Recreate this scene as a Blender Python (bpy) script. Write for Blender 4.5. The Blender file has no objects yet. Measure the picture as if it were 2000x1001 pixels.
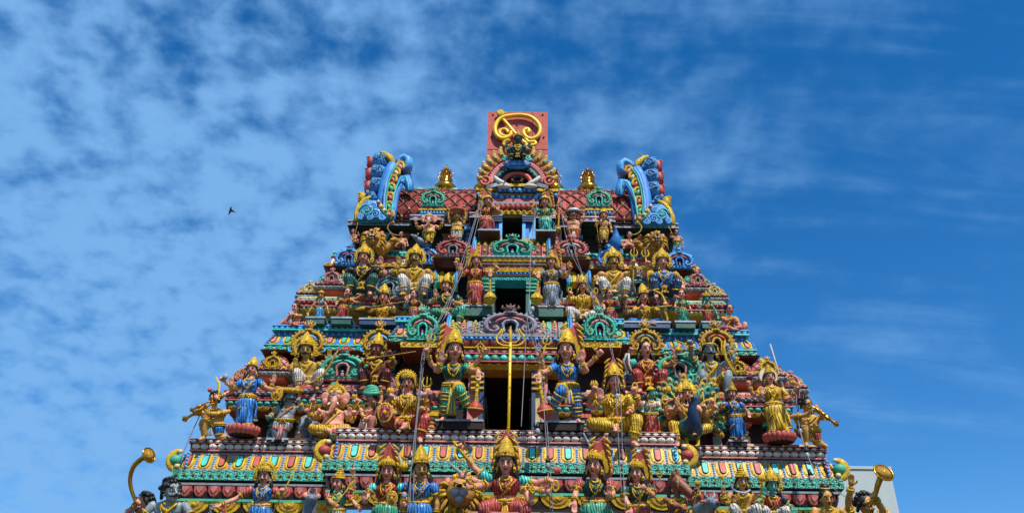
import bpy, math, random
from math import sin, cos, pi, radians, sqrt, atan2
from mathutils import Vector, Matrix, Quaternion
random.seed(7)
C = bpy.data.collections.new('temple'); bpy.context.scene.collection.children.link(C)

# ---------------------------------------------------------------- camera
F = 1700.0; PITCH = radians(32); YAW = radians(0.98); ROLL = radians(1.12)
CAM = Vector((0.24, 0, 1.6))
_f = Vector((-sin(YAW)*cos(PITCH), cos(YAW)*cos(PITCH), sin(PITCH)))
_r0 = Vector((cos(YAW), sin(YAW), 0))
_u0 = _r0.cross(_f)
_r = _r0*cos(ROLL) + _u0*sin(ROLL); _u = -_r0*sin(ROLL) + _u0*cos(ROLL)
def proj(p):
    q = Vector(p)-CAM; d = q.dot(_f)
    return 1000+F*q.dot(_r)/d, 500.5-F*q.dot(_u)/d, d
def ray(px, py): return (_f + _r*((px-1000)/F) - _u*((py-500.5)/F))
def atY(px, py, Y):
    r = ray(px, py); return CAM + r*((Y-CAM.y)/r.y)
def atZ(px, py, z):
    r = ray(px, py); return CAM + r*((z-CAM.z)/r.z)
cd = bpy.data.cameras.new('camera'); cam = bpy.data.objects.new('camera', cd)
bpy.context.scene.collection.objects.link(cam); bpy.context.scene.camera = cam
cd.sensor_width = 36; cd.lens = 36*F/2000; cd.clip_end = 20000; cd.clip_start = .05
R3 = Matrix((_r, _u, -_f)).transposed()
cam.matrix_world = Matrix.Translation(CAM) @ R3.to_4x4()

# ---------------------------------------------------------------- materials
MATS = {}
def lin(h):
    h = h.lstrip('#'); o = []
    for i in (0, 2, 4):
        c = int(h[i:i+2], 16)/255; o.append(c/12.92 if c <= .04045 else ((c+.055)/1.055)**2.4)
    return o
def paint(name, hexc, rough=.5, metal=0., var=.25, grime=.35, bump=.25, scale=9., spec=.5, carve=0, fold=0, shade_wash=.3, fade=.12):
    """weathered enamel paint: colour mottling, streaks of dirt, brush/plaster bump"""
    m = bpy.data.materials.new(name); m.use_nodes = True; nt = m.node_tree; N = nt.nodes; Lk = nt.links
    b = N['Principled BSDF']; col = lin(hexc)
    tc = N.new('ShaderNodeNewGeometry')
    n1 = N.new('ShaderNodeTexNoise'); n1.inputs['Scale'].default_value = scale; n1.inputs['Detail'].default_value = 6; n1.inputs['Roughness'].default_value = .65
    Lk.new(tc.outputs['Position'], n1.inputs['Vector'])
    mp = N.new('ShaderNodeMapping'); mp.inputs['Scale'].default_value = (1, 1, .22); Lk.new(tc.outputs['Position'], mp.inputs['Vector'])
    n2 = N.new('ShaderNodeTexNoise'); n2.inputs['Scale'].default_value = scale*2.6; n2.inputs['Detail'].default_value = 5; n2.inputs['Roughness'].default_value = .7
    Lk.new(mp.outputs[0], n2.inputs['Vector'])
    r1 = N.new('ShaderNodeMapRange'); r1.inputs['From Min'].default_value = .3; r1.inputs['From Max'].default_value = .7
    r1.inputs['To Min'].default_value = 1-var; r1.inputs['To Max'].default_value = 1+var*.5; Lk.new(n1.outputs[0], r1.inputs[0])
    mx = N.new('ShaderNodeMix'); mx.data_type = 'RGBA'; mx.blend_type = 'MULTIPLY'; mx.inputs[0].default_value = 1
    mx.inputs[6].default_value = (*col, 1); Lk.new(r1.outputs[0], mx.inputs[7])
    r2 = N.new('ShaderNodeMapRange'); r2.inputs['From Min'].default_value = .54; r2.inputs['From Max'].default_value = .72
    r2.inputs['To Min'].default_value = 0; r2.inputs['To Max'].default_value = grime; Lk.new(n2.outputs[0], r2.inputs[0])
    m2 = N.new('ShaderNodeMix'); m2.data_type = 'RGBA'; Lk.new(r2.outputs[0], m2.inputs[0])
    Lk.new(mx.outputs[2], m2.inputs[6]); m2.inputs[7].default_value = (.035, .022, .015, 1)
    # sun-faded, dusty patches
    n4 = N.new('ShaderNodeTexNoise'); n4.inputs['Scale'].default_value = scale*.45; n4.inputs['Detail'].default_value = 8; n4.inputs['Roughness'].default_value = .75; Lk.new(mp.outputs[0], n4.inputs['Vector'])
    r4 = N.new('ShaderNodeMapRange'); r4.inputs['From Min'].default_value = .45; r4.inputs['From Max'].default_value = .75; r4.inputs['To Max'].default_value = fade; Lk.new(n4.outputs[0], r4.inputs[0])
    m4 = N.new('ShaderNodeMix'); m4.data_type = 'RGBA'; Lk.new(r4.outputs[0], m4.inputs[0]); Lk.new(m2.outputs[2], m4.inputs[6]); m4.inputs[7].default_value = (.42, .38, .33, 1)
    out = m4.outputs[2]; hgt = None
    if grime:
        n5 = N.new('ShaderNodeTexNoise'); n5.inputs['Scale'].default_value = 2.2; n5.inputs['Detail'].default_value = 9; n5.inputs['Roughness'].default_value = .72; Lk.new(mp.outputs[0], n5.inputs['Vector'])
        r5 = N.new('ShaderNodeMapRange'); r5.inputs['From Min'].default_value = .5; r5.inputs['From Max'].default_value = .68; r5.inputs['To Min'].default_value = 0; r5.inputs['To Max'].default_value = grime*.75; Lk.new(n5.outputs[0], r5.inputs[0])
        m5 = N.new('ShaderNodeMix'); m5.data_type = 'RGBA'; Lk.new(r5.outputs[0], m5.inputs[0]); Lk.new(out, m5.inputs[6]); m5.inputs[7].default_value = (.05, .038, .03, 1); out = m5.outputs[2]
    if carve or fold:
        # carved scrollwork / pleats; darker wash in the grooves also paints in their shade
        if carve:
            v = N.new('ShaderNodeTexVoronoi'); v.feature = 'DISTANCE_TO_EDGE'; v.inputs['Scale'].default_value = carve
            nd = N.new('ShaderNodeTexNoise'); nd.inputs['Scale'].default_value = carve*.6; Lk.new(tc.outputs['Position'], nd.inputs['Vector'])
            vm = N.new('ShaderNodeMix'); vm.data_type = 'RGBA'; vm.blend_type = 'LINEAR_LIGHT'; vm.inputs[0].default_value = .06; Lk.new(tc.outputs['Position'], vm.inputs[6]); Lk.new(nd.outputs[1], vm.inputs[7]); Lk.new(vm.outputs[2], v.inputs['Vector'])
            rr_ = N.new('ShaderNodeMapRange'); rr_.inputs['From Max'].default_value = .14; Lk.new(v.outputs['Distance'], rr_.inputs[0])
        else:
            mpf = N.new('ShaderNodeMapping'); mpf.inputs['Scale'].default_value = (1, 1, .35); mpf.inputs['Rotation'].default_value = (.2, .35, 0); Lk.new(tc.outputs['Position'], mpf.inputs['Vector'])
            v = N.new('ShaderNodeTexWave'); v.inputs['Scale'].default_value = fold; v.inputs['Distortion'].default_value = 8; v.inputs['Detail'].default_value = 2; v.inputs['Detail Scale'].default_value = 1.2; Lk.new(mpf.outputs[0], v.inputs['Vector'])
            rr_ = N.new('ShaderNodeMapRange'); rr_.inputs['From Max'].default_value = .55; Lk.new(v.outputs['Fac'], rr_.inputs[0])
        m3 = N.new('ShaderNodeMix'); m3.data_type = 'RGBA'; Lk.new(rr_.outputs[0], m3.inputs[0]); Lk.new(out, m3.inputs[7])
        dk = N.new('ShaderNodeMix'); dk.data_type = 'RGBA'; dk.blend_type = 'MULTIPLY'; dk.inputs[0].default_value = 1; Lk.new(out, dk.inputs[6]); dk.inputs[7].default_value = (shade_wash, shade_wash*.85, shade_wash*.8, 1); Lk.new(dk.outputs[2], m3.inputs[6])
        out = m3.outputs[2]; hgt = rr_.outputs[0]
    Lk.new(out, b.inputs['Base Color'])
    b.inputs['Roughness'].default_value = rough; b.inputs['Metallic'].default_value = metal
    b.inputs['Specular IOR Level'].default_value = spec
    if bump:
        bp = N.new('ShaderNodeBump'); bp.inputs['Strength'].default_value = bump; bp.inputs['Distance'].default_value = .012
        n3 = N.new('ShaderNodeTexNoise'); n3.inputs['Scale'].default_value = 55; n3.inputs['Detail'].default_value = 3
        Lk.new(tc.outputs['Position'], n3.inputs['Vector']); Lk.new(n3.outputs[0], bp.inputs['Height']); Lk.new(bp.outputs[0], b.inputs['Normal'])
        if hgt is not None:
            b2 = N.new('ShaderNodeBump'); b2.inputs['Strength'].default_value = .7; b2.inputs['Distance'].default_value = .35/max(carve, 25); Lk.new(hgt, b2.inputs['Height']); Lk.new(bp.outputs[0], b2.inputs['Normal']); Lk.new(b2.outputs[0], b.inputs['Normal'])
    MATS[name] = m; return m
CLH = {}
for nm, hx, ro in [('pink', 'DC9378', .42), ('salmon', 'C4564A', .45), ('tan', 'CC9544', .42), ('ochreskin', 'BC9034', .42), ('greyskin', '8F9C9F', .42),
                   ('aquaskin', '3FB0A0', .4), ('brownskin', '8A4C36', .45), ('darkskin', '4A3A36', .45), ('blackskin', '1F2528', .38),
                   ('green', '3FA884', .45), ('deepgreen', '14564A', .45), ('turq', '46C9BE', .42), ('blue', '2C82D2', .42), ('navy', '163A5E', .42),
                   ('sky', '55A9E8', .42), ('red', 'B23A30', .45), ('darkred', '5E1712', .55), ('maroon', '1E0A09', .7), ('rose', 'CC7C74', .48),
                   ('white', 'DCD6C8', .5), ('cream', 'D8C48A', .5), ('lilac', '998A98', .55), ('grey', '7C858C', .5), ('black', '0C0C0D', .45),
                   ('hair', '0F0F12', .4), ('yellow', 'E0B51E', .4), ('brown', '5A3520', .5), ('void', '020202', .9), ('steel', '9A9FA3', .35),
                   ('panelred', 'B84A3E', .6), ('lips', '9C2A28', .4), ('mouse', '6F8290', .45), ('maneg', 'B5801F', .5), ('silver', '98A4B2', .4)]:
    paint(nm, hx, ro+.08, 0, .38, .55, .3, 9., .4, fade=0 if nm in ('void', 'black', 'hair', 'maroon') else .12)
    CLH[nm] = hx
paint('gold', 'F4C616', .36, .15, .3, .35, .3, 14., carve=50, shade_wash=.55, fade=.15)
paint('oldgold', 'DCA722', .4, .15, .35, .5, .35, 14., carve=44, shade_wash=.5, fade=.2)
for nm in ('red', 'salmon', 'green', 'deepgreen', 'turq', 'blue', 'navy', 'sky', 'yellow', 'white', 'grey', 'silver', 'black', 'oldgold', 'gold', 'darkred'):
    paint('cloth_'+nm, {'gold': 'E2B018', 'oldgold': 'C0901C'}.get(nm) or CLH[nm], .38, 0, .35, .3, .25, 12., fold=9, shade_wash=.42)
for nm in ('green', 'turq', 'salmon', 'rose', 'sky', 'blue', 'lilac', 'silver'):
    paint('relief_'+nm, {'green': '5CBE93', 'turq': '74D2BF', 'rose': 'D08C84', 'lilac': 'B4A6B2', 'salmon': 'DA7C6E'}.get(nm) or CLH[nm], .45, 0, .3, .35, .25, 12., carve=20, shade_wash=.28)
paint('brass', 'C08818', .22, .85, .2, .3, .1, 14.)
paint('emblem', 'EEC01A', .4, .1, .15, .25, .1, 8.)
paint('cable', '6A6A6E', .6, 0, .2, .2, 0)
paint('stone', '9B8A84', .8)
paint('plaster', 'B8A89C', .8)
paint('concrete', 'A4ADA9', .75, 0, .06, .12, .05, .6)
M_ = MATS

# ---------------------------------------------------------------- mesh builder
class MB:
    def __init__(s, M=None): s.v = []; s.f = []; s.m = []; s.s = []; s.mats = []; s.M = M
    def add(s, vs, fs, mat, sm=True):
        o = len(s.v)
        if s.M is not None: M = s.M; vs = [M @ Vector(p) for p in vs]
        s.v.extend([(p[0], p[1], p[2]) for p in vs])
        if mat not in s.mats: s.mats.append(mat)
        k = s.mats.index(mat)
        for f in fs: s.f.append(tuple(i+o for i in f))
        s.m.extend([k]*len(fs)); s.s.extend([sm]*len(fs))
    def box(s, a, b, mat):
        (x0, y0, z0), (x1, y1, z1) = a, b
        s.add([(x0, y0, z0), (x1, y0, z0), (x1, y1, z0), (x0, y1, z0), (x0, y0, z1), (x1, y0, z1), (x1, y1, z1), (x0, y1, z1)],
              [(0, 3, 2, 1), (4, 5, 6, 7), (0, 1, 5, 4), (1, 2, 6, 5), (2, 3, 7, 6), (3, 0, 4, 7)], mat, False)
    def ball(s, c, r, mat, n=10, k=6, R=None):
        if not hasattr(r, '__len__'): r = (r, r, r)
        vs = []; fs = []
        for i in range(1, k):
            th = pi*i/k; st, ct = sin(th), cos(th)
            for j in range(n):
                a = 2*pi*j/n; vs.append(Vector((r[0]*st*cos(a), r[1]*st*sin(a), r[2]*ct)))
        vs.append(Vector((0, 0, r[2]))); vs.append(Vector((0, 0, -r[2]))); T = len(vs)-2; B = T+1
        for j in range(n):
            j2 = (j+1) % n; fs.append((T, j, j2)); fs.append((B, (k-2)*n+j2, (k-2)*n+j))
            for i in range(k-2): fs.append((i*n+j, (i+1)*n+j, (i+1)*n+j2, i*n+j2))
        c = Vector(c)
        vs = [c+(R @ p if R else p) for p in vs]
        s.add(vs, fs, mat, True)
    def tube(s, pts, rad, mat, n=8, closed=False, caps=True, flat=1.0, up=None, sm=True):
        """swept round (or flattened) section; rad number or list"""
        pts = [Vector(p) for p in pts]; m = len(pts)
        if not hasattr(rad, '__len__'): rad = [rad]*m
        vs = []; fs = []
        prev = None
        for i in range(m):
            if closed: t = pts[(i+1) % m]-pts[i-1]
            else: t = pts[min(i+1, m-1)]-pts[max(i-1, 0)]
            if t.length < 1e-9: t = Vector((0, 0, 1))
            t.normalize()
            if up is not None:
                a = Vector(up)-t*t.dot(Vector(up)); 
                if a.length < 1e-5: a = t.orthogonal()
            elif prev is None: a = t.orthogonal()
            else:
                a = prev-t*prev.dot(t)
                if a.length < 1e-6: a = t.orthogonal()
            a.normalize(); prev = a; b = t.cross(a)
            for j in range(n):
                an = 2*pi*j/n; vs.append(pts[i]+a*(rad[i]*flat*cos(an))+b*(rad[i]*sin(an)))
        for i in range(m if closed else m-1):
            i2 = (i+1) % m
            for j in range(n):
                j2 = (j+1) % n; fs.append((i*n+j, i*n+j2, i2*n+j2, i2*n+j))
        if not closed and caps:
            t0 = (pts[0]-pts[1]).normalized()*rad[0]*.6; t1 = (pts[-1]-pts[-2]).normalized()*rad[-1]*.6
            vs.append(pts[0]+t0); vs.append(pts[-1]+t1); a = len(vs)-2; b = a+1
            for j in range(n):
                j2 = (j+1) % n; fs.append((a, j2, j)); fs.append((b, (m-1)*n+j, (m-1)*n+j2))
        s.add(vs, fs, mat, sm)
    def lathe(s, c, prof, mat, n=14, R=None, ripple=0, k=8):
        """prof [(r,z)] bottom to top around local z"""
        vs = []; fs = []; c = Vector(c)
        for (r, z) in prof:
            for j in range(n):
                a = 2*pi*j/n; q = r*(1+ripple*cos(k*a)); p = Vector((q*cos(a), q*sin(a), z)); vs.append(c+(R @ p if R else p))
        m = len(prof)
        for i in range(m-1):
            for j in range(n):
                j2 = (j+1) % n; fs.append((i*n+j, i*n+j2, (i+1)*n+j2, (i+1)*n+j))
        fs.append(tuple(range(n-1, -1, -1))); fs.append(tuple((m-1)*n+j for j in range(n)))
        s.add(vs, fs, mat, True)
    def loft(s, rings, mat, caps=True, sm=True):
        n = len(rings[0]); vs = [p for r in rings for p in r]; fs = []
        for i in range(len(rings)-1):
            for j in range(n):
                j2 = (j+1) % n; fs.append((i*n+j, i*n+j2, (i+1)*n+j2, (i+1)*n+j))
        if caps: fs.append(tuple(range(n-1, -1, -1))); fs.append(tuple((len(rings)-1)*n+j for j in range(n)))
        s.add(vs, fs, mat, sm)
    def plate(s, pts, y0, y1, mat, bevel=0.0, sm=False):
        """outline (x,z) counter-clockwise seen from the front, thickness y0 (front) to y1 (back)"""
        n = len(pts); cx = sum(p[0] for p in pts)/n; cz = sum(p[1] for p in pts)/n
        if bevel:
            fr = [(cx+(p[0]-cx)*(1-bevel), y0, cz+(p[1]-cz)*(1-bevel)) for p in pts]
            md = [(p[0], y0+(y1-y0)*.35, p[1]) for p in pts]
        else: fr = [(p[0], y0, p[1]) for p in pts]; md = None
        bk = [(p[0], y1, p[1]) for p in pts]
        rings = [fr]+([md] if md else [])+[bk]; vs = [p for r in rings for p in r]; fs = []
        for i in range(len(rings)-1):
            for j in range(n):
                j2 = (j+1) % n; fs.append((i*n+j, (i+1)*n+j, (i+1)*n+j2, i*n+j2))
        vs.append((cx, y0-(.0 if not bevel else abs(y1-y0)*.1), cz)); ci = len(vs)-1
        for j in range(n): fs.append((ci, j, (j+1) % n))
        L = (len(rings)-1)*n; vs.append((cx, y1, cz)); cb = len(vs)-1
        for j in range(n): fs.append((cb, L+(j+1) % n, L+j))
        s.add(vs, fs, mat, sm)
    def build(s, name, parent=None, loc=None, scale=1.0):
        me = bpy.data.meshes.new(name)
        vs = s.v if scale == 1.0 else [(a*scale, b*scale, c*scale) for a, b, c in s.v]
        if loc is not None: vs = [(a-loc[0], b-loc[1], c-loc[2]) for a, b, c in vs]
        me.from_pydata(vs, [], s.f)
        for k in s.mats: me.materials.append(M_[k])
        me.polygons.foreach_set('material_index', s.m); me.polygons.foreach_set('use_smooth', s.s)
        me.update()
        o = bpy.data.objects.new(name, me); C.objects.link(o)
        if loc is not None: o.location = loc
        if parent: o.parent = parent
        return o
def tag(o, label=None, cat=None, group=None, kind=None):
    if label: o['label'] = label
    if cat: o['category'] = cat
    if group: o['group'] = group
    if kind: o['kind'] = kind
    return o
def empty(name, loc=(0, 0, 0)):
    o = bpy.data.objects.new(name, None); o.empty_display_size = .1; o.location = loc; C.objects.link(o); return o
def arc(cx, cz, r, a0, a1, n, y=0, rz=None):
    rz = rz or r
    return [(cx+r*cos(radians(a0+(a1-a0)*i/(n-1))), y, cz+rz*sin(radians(a0+(a1-a0)*i/(n-1)))) for i in range(n)]
def spiral(cx, cz, r0, r1, a0, turns, n, y=0, sx=1):
    out = []
    for i in range(n):
        t = i/(n-1); a = radians(a0)+turns*2*pi*t; r = r0+(r1-r0)*t; out.append((cx+sx*r*cos(a), y, cz+r*sin(a)))
    return out
# ---------------------------------------------------------------- tower
tower = empty('temple_tower', (0, 13, 0))
tag(tower, 'towering painted gateway with tiers of carved cornices narrowing to a barrel roof', 'temple tower')
TL = Vector((0, 13, 0))
def tpart(mb, name):
    o = mb.build(name); o.parent = tower; o.location = -TL; return o
YB = 19.0
def plan(steps, yb=YB):
    """steps [(halfwidth, Y front)] from the outermost to the centre"""
    L = [(-steps[0][0], yb), (-steps[0][0], steps[0][1])]
    for (w0, y0), (w1, y1) in zip(steps, steps[1:]): L += [(-w1, y0), (-w1, y1)]
    return L+[(-x, y) for x, y in reversed(L)]
def offs(P, o):
    n = len(P); out = []
    def nr(a, b):
        d = (b[0]-a[0], b[1]-a[1]); l = math.hypot(*d) or 1; return (d[1]/l, -d[0]/l)
    for i in range(n):
        n1 = nr(P[i-1], P[i]); n2 = nr(P[i], P[(i+1) % n]); out.append((P[i][0]+o*(n1[0]+n2[0]), P[i][1]+o*(n1[1]+n2[1])))
    return out
def sweep(mb, P, prof, mat):
    """prof [(out, z)] swept round plan P, capped"""
    rings = [[(x, y, z) for x, y in offs(P, o)] for o, z in prof]
    n = len(P); vs = [p for r in rings for p in r]; fs = []
    for i in range(len(rings)-1):
        for j in range(n):
            j2 = (j+1) % n; fs.append((i*n+j, i*n+j2, (i+1)*n+j2, (i+1)*n+j))
    fs.append(tuple(range(n-1, -1, -1))); fs.append(tuple((len(rings)-1)*n+j for j in range(n)))
    mb.add(vs, fs, mat, False)
class Fr:
    def __init__(s, a, b, n, z0, h, o0, o1):
        s.a = a; s.l = math.hypot(b[0]-a[0], b[1]-a[1]); s.u = ((b[0]-a[0])/s.l, (b[1]-a[1])/s.l); s.n = n; s.z0 = z0; s.h = h; s.o0 = o0; s.o1 = o1
    def P(s, q, t, lift):
        o = (s.o1-s.o0)*t+lift
        return (s.a[0]+s.u[0]*q+s.n[0]*o, s.a[1]+s.u[1]*q+s.n[1]*o, s.z0+s.h*t)
def pad(mb, fr, pts, lift, mat, bev=.0, base=-.004):
    n = len(pts); cx = sum(p[0] for p in pts)/n; ct = sum(p[1] for p in pts)/n
    top = [fr.P(cx+(p[0]-cx)*(1-bev), ct+(p[1]-ct)*(1-bev), lift) for p in pts]; bot = [fr.P(p[0], p[1], base) for p in pts]
    fs = [(j, n+j, n+(j+1) % n, (j+1) % n) for j in range(n)]+[tuple(range(n))]
    mb.add(top+bot, fs, mat, False)
def nub(mb, fr, q, t, rs, rt, rn, mat, n=8, k=5):
    """ellipsoid sitting on the band; rs along, rt in units of height, rn out"""
    vs = []; fs = []
    for i in range(1, k):
        th = pi*i/k
        for j in range(n):
            a = 2*pi*j/n; vs.append(fr.P(q+rs*sin(th)*cos(a), t+rt*cos(th), rn*sin(th)*sin(a)))
    vs.append(fr.P(q, t+rt, 0)); vs.append(fr.P(q, t-rt, 0)); T = len(vs)-2; B = T+1
    for j in range(n):
        j2 = (j+1) % n; fs.append((T, j2, j)); fs.append((B, (k-2)*n+j, (k-2)*n+j2))
        for i in range(k-2): fs.append((i*n+j, i*n+j2, (i+1)*n+j2, (i+1)*n+j))
    mb.add(vs, fs, mat, True)
def rr(q, w, t0, t1, fr, rb=True):
    """tongue outline: straight top, rounded bottom, in (s,t)"""
    r = w/2/fr.h; pts = [(q-w/2, t1)]
    r = min(r, (t1-t0)*.5)
    for i in range(7):
        a = pi+pi*i/6; pts.append((q+w/2*cos(a), t0+r+r*sin(a)))
    pts.append((q+w/2, t1)); return pts
def deco(mb, fr, kind, pitch, cols, side):
    n = max(1, round(fr.l/pitch)); w = fr.l/n
    if fr.l < pitch*.45: return
    for i in range(n):
        q = (i+.5)*w
        if kind == 'tongue':
            pad(mb, fr, rr(q, w*.74, .02, 1, fr), .014, cols[0], .04)
            pad(mb, fr, rr(q, w*.58, .08, 1, fr), .020, cols[4] if len(cols) > 4 else 'oldgold', .02)
            pad(mb, fr, rr(q, w*.42, .14, 1, fr), .0225, 'black', .0)
            c = cols[1] if i % 2 else cols[2]
            pad(mb, fr, rr(q, w*.34, .17, .99, fr), .046, c, .16)
            if not side or i % 2 == 0:
                for k in range(6): nub(mb, fr, q+w/2, .1+.155*k, w*.075, .075, .022, cols[3], 7, 4)
        elif kind == 'studs':
            for a, b in (((q-w*.42, .12), (q-w*.06, .5)), ((q+w*.06, .5), (q+w*.42, .88))):
                pad(mb, fr, [a, (b[0], a[1]), (b[0], a[1]+.1), (a[0], a[1]+.1)], .007, cols[1])
                pad(mb, fr, [(a[0], b[1]), b, (b[0], b[1]+.1), (a[0], b[1]+.1)], .007, cols[1])
            pad(mb, fr, [(q-w*.5, .0), (q-w*.45, .0), (q-w*.45, 1), (q-w*.5, 1)], .009, cols[1])
            nub(mb, fr, q, .5, w*.17, .22, .022, cols[0], 8, 5)
            nub(mb, fr, q-w*.28, .72, w*.07, .1, .012, cols[2], 6, 4); nub(mb, fr, q+w*.28, .28, w*.07, .1, .012, cols[2], 6, 4)
        elif kind == 'lotus':
            nub(mb, fr, q, .42, w*.51, .52, .035, cols[0], 12, 6)
            nub(mb, fr, q, .62, w*.06, .2, .042, cols[1], 6, 4)
        elif kind == 'scallop':
            pad(mb, fr, [(q-w*.48, 1), (q-w*.48, .55), (q-w*.28, .16), (q, .02), (q+w*.28, .16), (q+w*.48, .55), (q+w*.48, 1)], .03, cols[0], .2)
            pad(mb, fr, [(q-w*.26, .95), (q-w*.26, .6), (q, .25), (q+w*.26, .6), (q+w*.26, .95)], .045, cols[1], .2)
        elif kind == 'diamond':
            pad(mb, fr, [(q-w*.48, .5), (q, .04), (q+w*.48, .5), (q, .96)], .014, cols[0], .15)
            for e in (-1, 1): nub(mb, fr, q+e*w*.5, .5, w*.06, .12, .02, cols[1], 6, 4)
        elif kind == 'beads':
            nub(mb, fr, q, .5, w*.46, .46, w*.4, cols[i % len(cols)], 8, 5)
        elif kind == 'arches':
            for k, c in ((0, cols[0]), (1, cols[1]), (2, cols[0])):
                r = w*(.49-.15*k); pts = [(q-r, 1)]+[(q+r*cos(pi+pi*j/8), 1+(.98-.28*k)*sin(pi+pi*j/8)) for j in range(1, 8)]+[(q+r, 1)]
                pad(mb, fr, pts, .012+.012*k, c, .03)
            nub(mb, fr, q, .75, w*.1, .16, .06, cols[0], 7, 4)
        elif kind == 'lace':
            pad(mb, fr, [(q-w*.5, .04), (q-w*.42, .04), (q+w*.04, .96), (q-w*.04, .96)], .008, cols[0])
            pad(mb, fr, [(q+w*.42, .04), (q+w*.5, .04), (q+w*.04, .96), (q-w*.04, .96)], .0095, cols[0])
            nub(mb, fr, q, .42, w*.2, .26, .014, cols[1], 7, 4)
        elif kind == 'squares':
            pad(mb, fr, [(q-w*.4, .12), (q+w*.4, .12), (q+w*.4, .88), (q-w*.4, .88)], .012, cols[i % len(cols)], .1)
            nub(mb, fr, q, .5, w*.16, .2, .03, 'gold', 7, 4)
        elif kind == 'scroll':
            for e in (-1, 1):
                pts = [fr.P(q+e*(w*.25*(1-k/9)*cos(k*.7)+w*.02), .5+.36*(1-k/11)*sin(k*.7+e*.4), .006) for k in range(9)]
                mb.tube(pts, .0075, cols[0], 5)
            nub(mb, fr, q+w*.5, .5, w*.09, .22, .014, cols[1], 6, 4)
        elif kind == 'leaf':
            for e in (-1, 0, 1):
                pad(mb, fr, [(q+e*w*.3-w*.12, .0), (q+e*w*.3+w*.12, .0), (q+e*w*.42, .95 if e == 0 else .7)], .014, cols[0], .1)
def cornice(mb, P, z, layers):
    """layers: (h, o0, o1, mat, kind, pitch, cols)"""
    for ly in layers:
        h, o0, o1, mat = ly[:4]
        sweep(mb, P, [(o0, z), (o1, z+h)], mat)
        if len(ly) > 4:
            Q = offs(P, o0); n = len(P)
            for i in range(n-1):
                a, b = Q[i], Q[i+1]; l = math.hypot(b[0]-a[0], b[1]-a[1])
                if l < .12: continue
                nn = ((b[1]-a[1])/l, -(b[0]-a[0])/l); sd = abs(nn[0]) > .5
                deco(mb, Fr(a, b, nn, z, h, o0, o1), ly[4], ly[5], ly[6], sd)
        z += h
    return z
def kudu(mb, x, y, z, w, h, A, B, Cc, Dk='void', tilt=6, yaw=0, fin=True, head=None, ri=1.0):
    """horseshoe gable ornament with scrolls, beaded rim and crest, centred x, bottom z"""
    old = mb.M; head = head or A
    mb.M = Matrix.Translation((x, y, z)) @ Matrix.Rotation(radians(yaw), 4, 'Z') @ Matrix.Rotation(radians(tilt), 4, 'X') @ Matrix.Diagonal((w, w, h, 1))
    mb.box((-.5, -.03, 0), (.5, .12, .05), B); mb.box((-.46, -.045, .05), (.46, .10, .09), A)
    cz = .36; A2 = 'relief_'+A if 'relief_'+A in M_ else A
    lob = [(.0, .68), (.13, .62), (.27, .60), (.40, .52), (.48, .38), (.47, .22), (.38, .10), (.2, .06)]
    mb.plate([(-x_, z_) for x_, z_ in lob]+[(x_, z_) for x_, z_ in lob[::-1][:-1]], .02, .12, A2, .04)
    for e in (-1, 1):
        P_ = [(.03, .67), (.15, .61), (.28, .58), (.40, .49), (.47, .36), (.46, .21), (.37, .12), (.27, .13), (.22, .21), (.27, .29), (.34, .27)]
        mb.tube([(e*x_, -.05, z_) for x_, z_ in P_], [.045, .05, .055, .06, .06, .055, .05, .045, .04, .032, .02], A, 7)
        mb.tube([(e*x_, -.07, z_) for x_, z_ in ((.03, .53), (.12, .50), (.22, .45), (.30, .37))], [.025, .035, .035, .015], Cc, 6)
        mb.tube([(e*x_, -.09, z_) for x_, z_ in ((.0, .44), (.08, .42), (.14, .34), (.13, .22), (.10, .1), (.17, .08))], [.03, .032, .032, .028, .025, .02], B, 6)
        mb.ball((e*.30, -.08, .215), .035, Cc, 8, 5); mb.ball((e*.39, -.06, .37), (.025, .03, .05), B, 7, 5)
        for i in range(8):
            x_, z_ = [(.10, .69), (.20, .655), (.31, .645), (.42, .59), (.50, .50), (.545, .39), (.54, .27), (.49, .16)][i]
            mb.ball((e*x_, -.03, z_), (.042, .045, .038), (B, A)[i % 2], 7, 5)
        mb.tube([(e*.48, -.03, .06), (e*.57, -.03, .09), (e*.60, -.03, .19)], [.035, .035, .01], Cc, 6)
    mb.plate([(p[0], p[2]) for p in reversed(arc(0, .20, .12, -30, 210, 13, 0, .2))], -.04, .05, Dk)
    mb.ball((0, -.055, .13), (.045, .03, .07), B, 8, 5); mb.ball((0, -.06, .22), (.03, .025, .03), Cc, 7, 5)
    if fin:
        zt = cz+.33
        mb.lathe((0, 0, zt-.04), [(.16, 0), (.10, .05), (.07, .1), (.11, .14)], A, 12)
        mb.ball((0, -.02, zt+.13), (.11, .09, .08), head, 12, 7)
        for e in (-1, 1):
            mb.ball((e*.05, -.095, zt+.15), .026, 'white', 7, 5); mb.ball((e*.05, -.12, zt+.15), .012, 'black', 6, 4)
            mb.tube([(e*.08, 0, zt+.12), (e*.17, -.01, zt+.16), (e*.15, 0, zt+.25)], [.04, .035, .01], head, 6)
        mb.ball((0, -.1, zt+.08), (.06, .03, .02), 'lips', 8, 4)
        for e in (-1, 0, 1): mb.tube([(e*.04, 0, zt+.18), (e*.09, 0, zt+.27+.03*(e == 0))], [.045, .012], head, 7)
    mb.M = old
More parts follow.
